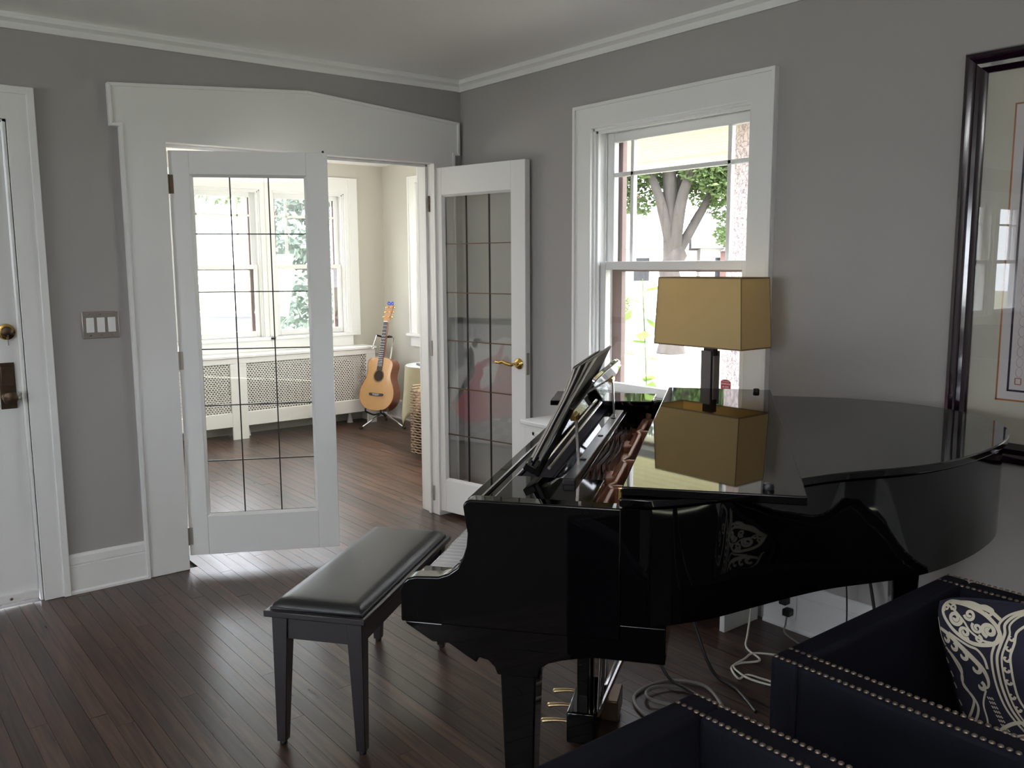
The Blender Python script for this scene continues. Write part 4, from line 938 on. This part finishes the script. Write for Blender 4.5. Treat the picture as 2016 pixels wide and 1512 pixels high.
nb(-.022, .022, .834, .840, .003, .011).build('nut', ivory, gt)
hd = MB().prism([(-.022, .84), (-.035, .87), (-.037, 1.0), (-.024, 1.012), (0, 1.006), (.024, 1.012), (.037, 1.0), (.035, .87), (.022, .84)], lambda a, b, d: GP(a, b, d-(b-.84)*.22), -.010, .005).build('headstock', maple, gt, bevel=.002)
for sgn in (-1, 1):
    for k in range(3):
        h = .885+k*.047; dd = -(h-.84)*.22
        m = MB().tube([GP(sgn*.022, h, dd), GP(sgn*.022, h, dd+.016)], [.0055, .0045], 10); m.tube([GP(sgn*.034, h, dd-.006), GP(sgn*.047, h, dd-.006)], .0025, 8)
        m.tube([GP(sgn*.047, h-.010, dd-.006), GP(sgn*.050, h-.006, dd-.006), GP(sgn*.051, h, dd-.006), GP(sgn*.050, h+.006, dd-.006), GP(sgn*.047, h+.010, dd-.006)], [.003, .006, .007, .006, .003], 8)
        part(m.build('tuning_peg', brass, gt, smooth=60), 'gold tuning peg')
q = MB()
for i in range(6): q.tube([GP(-.029+.0116*i, .153, .0125), GP(-.018+.0072*i, .836, .0115)], .00025, 4)
stuffp(q.build('strings', greycord, gt))
q = MB()
for sgn in (-1, 1): q.tube(smooth_path([GP(0, 1.01, -.035), GP(sgn*.018, 1.03, -.03), GP(sgn*.030, 1.025, -.03), GP(sgn*.028, 1.008, -.03), GP(sgn*.01, 1.005, -.032)], 4, True), .0055, 8, closed=True)
q.box(-.010, .010, -.01, .01, -.01, .01) if 0 else None
part(q.build('blue_clip', bluep, gt, smooth=60), 'bright blue looped clip on the headstock')
# stand: tripod, tube, lower cradle, neck yoke
gs = thing('guitar_stand', 'chrome tripod guitar stand with black padded neck yoke', 'stand', (1.06, 2.80, 0))
so_ = Vector(gt.location)-Vector(gs.location)
def GS(x, h, d): return GP(x, h, d)+so_
hub = GS(0, .02, -.13); hub.z = .13
for nm, e in (('a', (-.27, -.02, .008)), ('b', (.06, -.27, .008)), ('c', (.16, .24, .008))):
    e = Vector(e); o = MB().tube([hub, hub.lerp(e, .93)], .0085, 10).build('stand_leg', chrome, gs); MB().tube([hub.lerp(e, .9), e], .012, 10).build('rubber_foot', blackrub, o)
top_ = GS(.0, .62, -.14)
MB().tube([hub, hub.lerp(top_, .5), top_], .0085, 10).lathe([(.018, -.03), (.018, .03)], 14, tuple(hub)).build('upright_tube', chrome, gs)
MB().tube(smooth_path([top_, GS(.02, .69, -.12), GS(.055, .705, -.07), GS(.062, .705, -.03)], 5), .007, 10).build('yoke_arm', chrome, gs)
MB().tube(smooth_path([GS(.062, .703, -.04), GS(.050, .703, .0), GS(.048, .70, -.03), GS(0, .70, -.038), GS(-.05, .70, -.035), GS(-.075, .702, .02)], 5), .009, 10).build('yoke_pad', blackrub, gs)
q = MB().tube([GS(-.075, .702, .02), GS(-.085, .62, .03), GS(-.09, .60, .03)], .0025, 6); q.tube([GS(-.09+.012*cos(a), .585+.014*sin(a), .03) for a in [2*pi*k/12 for k in range(12)]], .0025, 6, closed=True); q.build('yoke_latch', steel, gs)
for sgn in (-1, 1): MB().tube(smooth_path([hub, GS(sgn*.07, -.035, -.10), GS(sgn*.09, -.022, -.02), GS(sgn*.09, -.012, .012), GS(sgn*.09, .012, .018)], 5), .008, 10).build('cradle_arm', blackrub, gs)

# round table under a draped cloth, phone, wicker chair
tx, ty, tz, tr = 1.055, 1.90, .65, .262
rt_ = thing('round_table', 'small round table with tapered wood legs under a khaki cloth', 'table', (tx, ty, 0))
MB().lathe([(tr-.01, tz-.025), (tr, tz-.018), (tr, tz-.006)], 40).build('table_core', lightwood, rt_)
for k in range(3):
    a = radians(108+120*k); c_, s_ = cos(a), sin(a)
    MB().tube([(c_*tr*.62, s_*tr*.62, tz-.02), (c_*tr*1.05, s_*tr*1.05, 0)], [.018, .011], 12).build('leg', lightwood, rt_, smooth=60)
tc_ = thing('tablecloth', 'khaki tablecloth hanging in folds to a point from the round table', 'tablecloth', (tx, ty, tz))
q = MB(); NR, NA = 14, 120; vs_ = []
for i in range(NR+1):
    for k in range(NA):
        a = 2*pi*k/NA; fold = .5+.5*cos(8*a+.6); drop = (.37+.15*abs(cos(2*a+.9))**2)
        if i <= 3: r = (tr+.003)*i/3; z = .002
        else:
            t = (i-3)/(NR-3); r = tr+.004+t*(.012+.034*fold); z = .002-drop*t
        vs_.append((r*cos(a), r*sin(a), z))
q.add(vs_, [(i*NA+k, i*NA+(k+1) % NA, (i+1)*NA+(k+1) % NA, (i+1)*NA+k) for i in range(NR) for k in range(NA)])
o = q.build('draped_cloth', clothm, tc_, smooth=80); md = o.modifiers.new('thick', 'SOLIDIFY'); md.thickness = .002
o = MB().lathe([(tr-.004, .0035), (tr-.002, .006), (tr-.004, .0085)], 48).build('glass_top', tableglass, tc_, smooth=40); o['label'] = 'pale shiny round top plate'
ph = thing('phone', 'dark flat phone lying on the round table', 'phone', (.945, 1.945, tz+.0085), radians(70))
MB().box(-.075, .075, -.036, .036, 0, .009).build('phone_body', blackrub, ph, bevel=.004); MB().box(-.07, .07, -.033, .033, .009, .0095).build('phone_screen', darkglass, ph, smooth=0)
wc = thing('wicker_chair', 'tan wicker armchair back beside the round table, mostly behind the door', 'chair', (.845, 1.32, 0), radians(10))
def wick(poly, fn, d0, d1, nm): return MB().prism(poly, fn, d0, d1).build(nm, wicker, wc, bevel=.015, seg=3, smooth=50)
bk0 = [(.22*cos(a), .30+.34*max(0, sin(a))**.7) for a in [pi*k/14 for k in range(15)]]
wick([(-.215, .02)]+[(-x, z) for x, z in bk0]+[(.215, .02)], lambda a, b, d: (d, a, b), .16, .20, 'chair_back')
wick([(-.22, -.20), (.20, -.20), (.20, .20), (-.22, .20)], XY, .34, .40, 'seat')
for y in (-.205, .175): wick([(-.26, .02), (-.27, .46), (-.24, .52), (-.18, .55), (.19, .55), (.19, .02)], lambda a, b, d: (a, d, b), y, y+.03, 'side_panel')
q = MB()
for k in range(24):
    z = .04+k*.021
    q.tube([(-.272+.002*(k % 2), -.22+.44*i/16, z+.003*(-1)**(i+k)) for i in range(17)], .006, 5)
q.build('front_weave', wicker, wc)
q = MB()
for k in range(26):
    z = .04+k*.021; q.tube([(-.26+.45*i/16, -.212+.004*(-1)**(i+k), z) for i in range(17)], .006, 5); q.tube([(-.26+.45*i/16, .212+.004*(-1)**(i+k), z) for i in range(17)], .006, 5)
stuffp(q.build('side_weave', wicker, wc))

# poster leaning on the far left sunroom wall: it shows up as a reflection in the right door
po = thing('dance_poster', 'poster of a dancing couple mirrored in the right french door', 'poster', (-2.02, .80, 0))
PW_, PH_ = .66, 1.05
Tl = radians(4)
def PO(u, v, lift=.0): # u 0..1 along -y .. mirrored in the door, v 0..1 upward
    y = PW_/2-u*PW_; z = .012+v*PH_; return (-z*math.tan(Tl)+.0+lift+.02, y, z)
def pfill(poly, m, nm, lift):
    n = len(poly); o = MB().add([PO(a, b, lift) for a, b in poly]+[PO(a, b, lift-.0006) for a, b in poly], [tuple(range(n)), tuple(range(2*n-1, n-1, -1))]+[(i, (i+1) % n, n+(i+1) % n, n+i) for i in range(n)]).build(nm, m, po, smooth=0); return o
MB().hexa([PO(0, 0, -.014), PO(1, 0, -.014), PO(1, 0, .0), PO(0, 0, .0)], [PO(0, 1, -.014), PO(1, 1, -.014), PO(1, 1, 0), PO(0, 1, 0)]).build('poster_board', lgrey, po)
for a, b, c, d in ((0, 1, .955, 1), (0, 1, 0, .02), (0, .02, 0, 1), (.98, 1, 0, 1)):
    MB().hexa([PO(a, c, -.014), PO(b, c, -.014), PO(b, c, .012), PO(a, c, .012)], [PO(a, d, -.014), PO(b, d, -.014), PO(b, d, .012), PO(a, d, .012)]).build('poster_frame', blackink, po)
pfill([(.02, .86), (.98, .86), (.98, .955), (.02, .955)], lgrey, 'grey_band', .001)
pfill([(.02, .30), (.10, .24), (.92, .20), (.95, .84), (.80, .86), (.55, .80), (.30, .84), (.10, .72), (.06, .50)], whiteink, 'white_ground', .0012)
pfill([(.03, .55), (.22, .62), (.30, .74), (.10, .80), (.03, .78)], lgrey, 'grey_shadow', .0018)
pfill([(.40, .20), (.98, .24), (.96, .62), (.84, .72), (.74, .66), (.66, .50), (.48, .44)], palerose, 'rose_shawl', .0018)
for i in range(7):
    for j in range(4):
        if (i+j) % 2: continue
        sk = .04*j; pfill([(.06+i*.115+sk, .05+j*.05), (.06+(i+1)*.115+sk, .05+j*.05), (.06+(i+1)*.115+sk+.04, .10+j*.05), (.06+i*.115+sk+.04, .10+j*.05)], greyink, 'floor_check', .0022)
pfill([(.04, .32), (.26, .42), (.34, .50), (.46, .50), (.50, .40), (.62, .22), (.50, .18), (.30, .17), (.14, .22)], roseink, 'gown_skirt', .0026)
pfill([(.34, .50), (.36, .58), (.42, .66), (.50, .64), (.51, .56), (.46, .50)], roseink, 'gown_bodice', .0026)
pfill([(.25, .72), (.31, .78), (.37, .72), (.39, .58), (.30, .48), (.10, .30), (.06, .31), (.20, .46), (.29, .57)], blackink, 'dark_suit', .003)
pfill([(.33, .79), (.37, .84), (.44, .85), (.47, .81), (.42, .80), (.38, .76)], blackink, 'dark_hair', .0034)
pfill([(.40, .76), (.44, .80), (.48, .78), (.46, .73), (.42, .71)], whiteink, 'pale_face', .0032)
pfill([(.46, .66), (.60, .70), (.70, .72), (.76, .80), (.80, .80), (.76, .68), (.62, .64), (.50, .61)], palerose, 'raised_arm', .0032)

# ------------------------------------------------------------------ outside
GZ = -.45
st(MB().box(-60, 90, -60, 90, GZ-.4, GZ).build('ground', grassm, smooth=0), 'bright green lawn around the house')
FX = Vector((.752, .659, 0)); FY = Vector((-.659, .752, 0)); camp = Vector((camx, camy, 0))
def ray_pt(dist, side=0, z=0): p = camp+FX*dist+FY*side; return Vector((p.x, p.y, z))
def strip(name, label, d0, d1, z, m):
    a, b, c, e = ray_pt(d0, -30), ray_pt(d1, -30), ray_pt(d1, 30), ray_pt(d0, 30)
    q = MB().hexa([(v.x, v.y, GZ-.2) for v in (a, b, c, e)], [(v.x, v.y, GZ+z) for v in (a, b, c, e)]); st(q.build(name, m, smooth=0), label)
st(MB().box(.17, 1.9, -6.5, -.02, GZ-.1, GZ+.03).build('bounce_slab', conc, smooth=0), 'unseen pale slab added outside the side window to bounce light')  # added reflector: sunlit slab bouncing light through the window to the ceiling
strip('street', 'grey street beyond the front lawn', 24.5, 31.5, .004, asph)
strip('sidewalk', 'pale sidewalk on the near side of the street', 20.5, 22, .012, conc)
strip('kerb', 'pale kerb along the far side of the street', 31.5, 31.9, .15, conc)
strip('far_sidewalk', 'pale sidewalk on the far side of the street', 34, 35.5, .012, conc)
strip('far_lawn', 'green lawn with painted shade in front of the houses across the street', 35.5, 39.2, .01, mat('lawn_painted_shade', (.060, .095, .045), .95, var=.4, scale=2))  # tree shade on the far lawn put into a darker green
def leaves(mb, c, R, n, sz, rn, squash=.8):
    for _ in range(n):
        while True:
            p = Vector((rn.uniform(-1, 1), rn.uniform(-1, 1), rn.uniform(-1, 1)))
            if .25 < p.length < 1: break
        p = Vector(c)+Vector((p.x*R, p.y*R, p.z*R*squash)); u = Vector((rn.gauss(0, 1), rn.gauss(0, 1), rn.gauss(0, 1))).normalized(); v = u.orthogonal().normalized(); s = sz*rn.uniform(.6, 1.3)
        mb.add([p-u*s, p-v*s*.55+u*s*.1, p+u*s, p+v*s*.55+u*s*.1], [(0, 1, 2, 3)])
def branch_tree(loc, rng, trunk_r, h, limbs, name, label, leafm, barkm, clusters, nleaf, lsz, group=None):
    T = thing(name, label, 'tree', loc, 0, group)
    q = MB(); N = 9
    pts = [Vector((rng.uniform(-.06, .06)*i/N*2, rng.uniform(-.06, .06)*i/N*2, h*i/N)) for i in range(N+1)]
    q.tube(pts, [trunk_r*(1.35 if i == 0 else 1.05-.15*i/N if i < N-1 else .75-.5*(i-N+1)) for i in range(N+1)], 16)
    o = q.build('trunk', barkm, T, smooth=60)
    for (dx, dy, dz, r0, st_) in limbs:
        b = Vector((0, 0, h*st_)); e = Vector((dx, dy, dz)); mid = b.lerp(e, .5)+Vector((rng.uniform(-.2, .2), rng.uniform(-.2, .2), rng.uniform(.0, .3)))
        MB().tube(smooth_path([b, mid, e], 5), [r0*(1-.65*k/10) for k in range(11)], 10).build('branch', barkm, T, smooth=60)
    lf = MB()
    for (x, y, z, R) in clusters: leaves(lf, (x, y, z), R, int(nleaf*R*R), lsz, rng)
    stuffp(lf.build('foliage', leafm, T, fix=False, smooth=0)); return T
rg = random.Random(11)
tl = ray_pt(19.5, 0, GZ)
def TL(side, up, depth=0): v = FY*side+FX*depth; return (v.x, v.y, up)
branch_tree(tl, rg, .24, 2.75, [(*TL(.80, 4.4), .15, .80), (*TL(.15, 5.6, .4), .21, .70), (*TL(-.62, 4.5, -.2), .17, .76), (*TL(-1.25, 4.2, .2), .13, .72), (*TL(-.30, 4.4, .8), .12, .90)], 'street_tree', 'maple tree with forked trunk seen in the middle of the window', leafA, bark,
   [(*TL(.95, 3.95, .3), .62), (*TL(.35, 4.15, .8), .70), (*TL(-.30, 4.10, 1.0), .75), (*TL(-.95, 3.95, .6), .70), (*TL(-1.15, 3.25, .3), .52), (*TL(-1.22, 2.6, .2), .40), (*TL(.75, 3.35, .5), .42), (*TL(1.15, 3.3, .2), .42), (*TL(1.6, 3.9, 0), .8), (*TL(-1.6, 3.8, 0), .8), (*TL(-.65, 3.45, .9), .35), (*TL(0, 5.6, 0), 1.7), (*TL(1.5, 5.0, 0), 1.2), (*TL(-1.6, 5.1, 0), 1.2), (*TL(.0, 3.9, 1.2), .7), (*TL(-.6, 4.0, -.3), .55), (*TL(.75, 4.1, -.3), .5), (*TL(-1.0, 3.7, -.2), .5), (*TL(1.25, 3.75, .4), .55)], 2600, .066)
t2 = camp+Vector((.808, .589, 0)).normalized()*7.6
t2.z = GZ
branch_tree(t2, rg, .27, 6.5, [(1.5, 1.5, 8, .12, .9), (-1.2, 1.0, 8, .12, .95)], 'pine_tree', 'near tree trunk with pink flaking bark at the window edge', leafA, barkp, [(0, 0, 8.4, 1.8)], 200, .10)
# rows of neighbouring trees, well away from the windows
for i, (d, s_, nm, lb, hh) in enumerate(((58, -13.5, 'distant_tree', 'round green tree behind the houses at the right of the window', 3.4), (59, 12.0, 'distant_tree', 'round green tree behind the houses at the left of the window', 3.2), (29.5, -4.6, 'distant_tree', 'leafy green tree across the street, low right in the window', 1.8))):
    p = ray_pt(d, s_, GZ)
    branch_tree(p, rg, .22, hh*.5, [(.6, .3, hh, .1, .9), (-.5, .4, hh, .1, .9)], nm, lb, leafA, bark, [(0, 0, hh+.3, hh*.42), (.9, .6, hh, hh*.32), (-.9, -.4, hh, hh*.32)], 300, .13)
# houses across the street
def house(loc, rz, W, D, H, roofh, label, wallm, brickbase, group='houses across the street'):
    Hs = thing('house', label, 'house', loc, rz, group)
    MB().box(-W/2, W/2, -D/2, D/2, 0, H).build('wall', wallm, Hs, smooth=0)
    MB().add([(-W/2-.4, -D/2-.4, H), (W/2+.4, -D/2-.4, H), (W/2+.4, D/2+.4, H), (-W/2-.4, D/2+.4, H), (-W/2-.4, 0, H+roofh), (W/2+.4, 0, H+roofh)], [(0, 1, 5, 4), (2, 3, 4, 5), (0, 4, 3), (1, 2, 5), (3, 2, 1, 0)]).build('roof', roofm, Hs, smooth=0)
    MB().prism([(-1.6, H-.15), (1.6, H-.15), (0, H+1.0)], lambda a, b, d: (a-W*.2, d, b), -D/2-1.5, 0).build('porch_gable', roofm, Hs, smooth=0)
    for x in (-W*.2-1.4, -W*.2+1.4): MB().box(x-.22, x+.22, -D/2-1.42, -D/2-1.1, 0, H-.15).build('porch_post', brickm, Hs)
    MB().box(-W/2+.02, W/2-.02, -D/2-.02, -D/2, 0, .3).build('foundation', conc, Hs, smooth=0)
    for x in (-W*.38, W*.12, W*.34):
        f = MB().box(x-.5, x+.5, -D/2-.06, -D/2+.02, 1.05, 2.35).build('window', white, Hs); MB().box(x-.34, x+.34, -D/2-.07, -D/2-.05, 1.2, 2.2).build('pane', darkglass, f, smooth=0)
    MB().box(-W*.2-.45, -W*.2+.45, -D/2-.06, -D/2, .05, 2.1).build('door', brickm, Hs)
    MB().box(W*.25, W*.25+.5, -.3, .3, H, H+roofh+.7).build('chimney', brickm, Hs, smooth=0)
ra_ = math.atan2(FX.y, FX.x)-pi/2
house(ray_pt(43, 4.2, GZ), ra_+pi*0, 8.4, 7, 2.6, 1.9, 'white and brick house across the street, left of the tree trunk', sidingm, 1)
house(ray_pt(43, -5.2, GZ), ra_, 8.0, 7, 2.6, 1.8, 'pale house across the street, right of the tree trunk', sidingm, 1)
# hedge tufts and weeds under the window
def bush(loc, R, n, sz, name, label, m, group=None, squash=.8, parts='foliage'):
    B_ = thing(name, label, 'bush', loc, 0, group); q = MB(); leaves(q, (0, 0, R*squash), R, n, sz, rg, squash); stuffp(q.build('foliage', m, B_, fix=False, smooth=0))
    MB().tube([(0, 0, 0), (.02, .01, R*squash)], [.03, .012], 6).build('stem', bark, B_); return B_
for i, (d, s_, R, lb) in enumerate(((33.2, 4.0, .8, 'low round hedge bush across the street, left'), (33.4, 2.1, .6, 'small hedge bush across the street, beside the trunk'), (33.2, 5.8, .8, 'low hedge bush at the left edge of the window'))): bush(ray_pt(d, s_, GZ), R, 900, .07, 'hedge_bush', lb, leafA, 'hedge bushes across the street')
def weed(loc, h, nl, label):
    W_ = thing('weed_plant', label, 'plant', loc, 0, 'tall weeds under the window'); MB().tube(smooth_path([(0, 0, 0), (.03, .02, h*.5), (.0, .05, h)], 4), .0035, 6).build('stem', leafC, W_)
    for k in range(nl):
        a = k*2.4; z = h*(.30+.70*k/nl); L_ = .17*rg.uniform(.7, 1.2); d = Vector((cos(a)*.8, sin(a)*.8, rg.uniform(-.6, .7))); s_ = Vector((-sin(a), cos(a), 0))
        b = Vector((.01, .03, z)); MB().add([b, b+d*L_*.5+s_*L_*.3, b+d*L_, b+d*L_*.5-s_*L_*.3+Vector((0, 0, .002))], [(0, 1, 2, 3)]).build('leaf', leafC, W_, fix=False, smooth=0)
for (x, y, h, lb) in ((.62, -.70, 1.55, 'tall weed with bright leaves outside at the left of the lower pane'), (.70, -.55, 1.15, 'shorter bright weed outside, low in the lower pane'), (.95, -.62, 1.75, 'tallest bright weed outside beside the lamp shade edge')): weed((x, y, GZ+.03), h+.08, 16, lb)
# chain link fence by the near tree
fe = thing('chain_link_fence', 'galvanised chain link fence outside beside the near tree trunk', 'fence', (1.9, -.35, GZ))
q = MB(); FL, FH = 1.3, 1.05; fd = Vector((.62, -.78, 0)).normalized(); k = .075
nL, nH = int(FL/k), int(FH/k)
for i in range(-nH, nL):
    for sg in (1, -1):
        a0, b0 = (i, 0), (i+nH, nH)
        xs_ = [(i+j if sg > 0 else i+nH-j, j) for j in range(nH+1)]; xs_ = [p for p in xs_ if 0 <= p[0] <= nL]
        if len(xs_) > 1: q.tube([tuple(fd*(xs_[0][0]*k))[:2]+(xs_[0][1]*k,), tuple(fd*(xs_[-1][0]*k))[:2]+(xs_[-1][1]*k,)], .0032, 4)
stuffp(q.build('wire_mesh', galv, fe))
q = MB().tube([(0, 0, FH+.02), tuple(fd*FL)[:2]+(FH+.02,)], .018, 8).build('top_rail', galv, fe)
for t in (0, 1): MB().tube([tuple(fd*FL*t)[:2]+(0,), tuple(fd*FL*t)[:2]+(FH+.06,)], .022, 8).build('fence_post', galv, fe)
# porch roof over the side window: cream board soffit
sf = struct('exterior_porch_roof', 'cream boarded porch ceiling outside above the window', (0, 0, 0))
MB().box(1.95, 4.35, -6.0, 4.8, 2.64, 2.86).build('roof_deck', roofm, sf, smooth=0)
s0_ = None
for i in range(17):
    x = 1.95+i*.142
    if s0_ is None: s0_ = MB().box(0, .132, 0, 1, 2.61, 2.64).build('soffit_board', soffm, sf, smooth=0); o = s0_
    else: o = dup(s0_, sf)
    o.location = (x, -6.0, 0); o.scale = (1, 10.8, 1)
for y in (-5.8, 4.6): MB().box(2.0, 2.12, y-.06, y+.06, GZ, 2.62).box(4.2, 4.32, y-.06, y+.06, GZ, 2.62).build('porch_post', white, sf, smooth=0)
MB().box(4.32, 4.40, -6.0, 4.85, 2.55, 2.86).build('fascia', white, sf, smooth=0)
# sunroom view: shrub and lawn trees
shp = (2.02, 6.2, GZ)
S_ = thing('conifer_shrub', 'pale blue green shrub outside the right sunroom window', 'bush', shp); q = MB()
for z, R in ((.5, .95), (1.1, .95), (1.7, .85), (2.3, .7), (2.8, .5)): leaves(q, (0, 0, z), R, 900, .07, rg, .6)
stuffp(q.build('foliage', leafB, S_, fix=False, smooth=0)); MB().tube([(0, 0, 0), (0, 0, 2.8)], [.09, .02], 8).build('trunk', bark, S_)
branch_tree((10, 26, GZ), rg, .25, 3.5, [(1, .5, 5, .12, .9), (-1, .3, 5, .12, .9)], 'lawn_tree', 'big tree on the far lawn beyond the sunroom windows', leafA, bark, [(0, 0, 6, 2.3), (1.6, .4, 5.2, 1.6), (-1.6, .3, 5.4, 1.7)], 200, .14)
branch_tree((-11.5, 6.5, GZ), rg, .22, 2.0, [(1, .5, 4, .12, .9), (-1, .3, 4, .12, .9)], 'garden_tree', 'leafy tree outside the pair of windows mirrored in the picture glass', leafA, bark, [(0, 0, 3.2, 1.9), (1.6, .4, 2.9, 1.3), (-1.8, .3, 3, 1.4)], 90, .10)
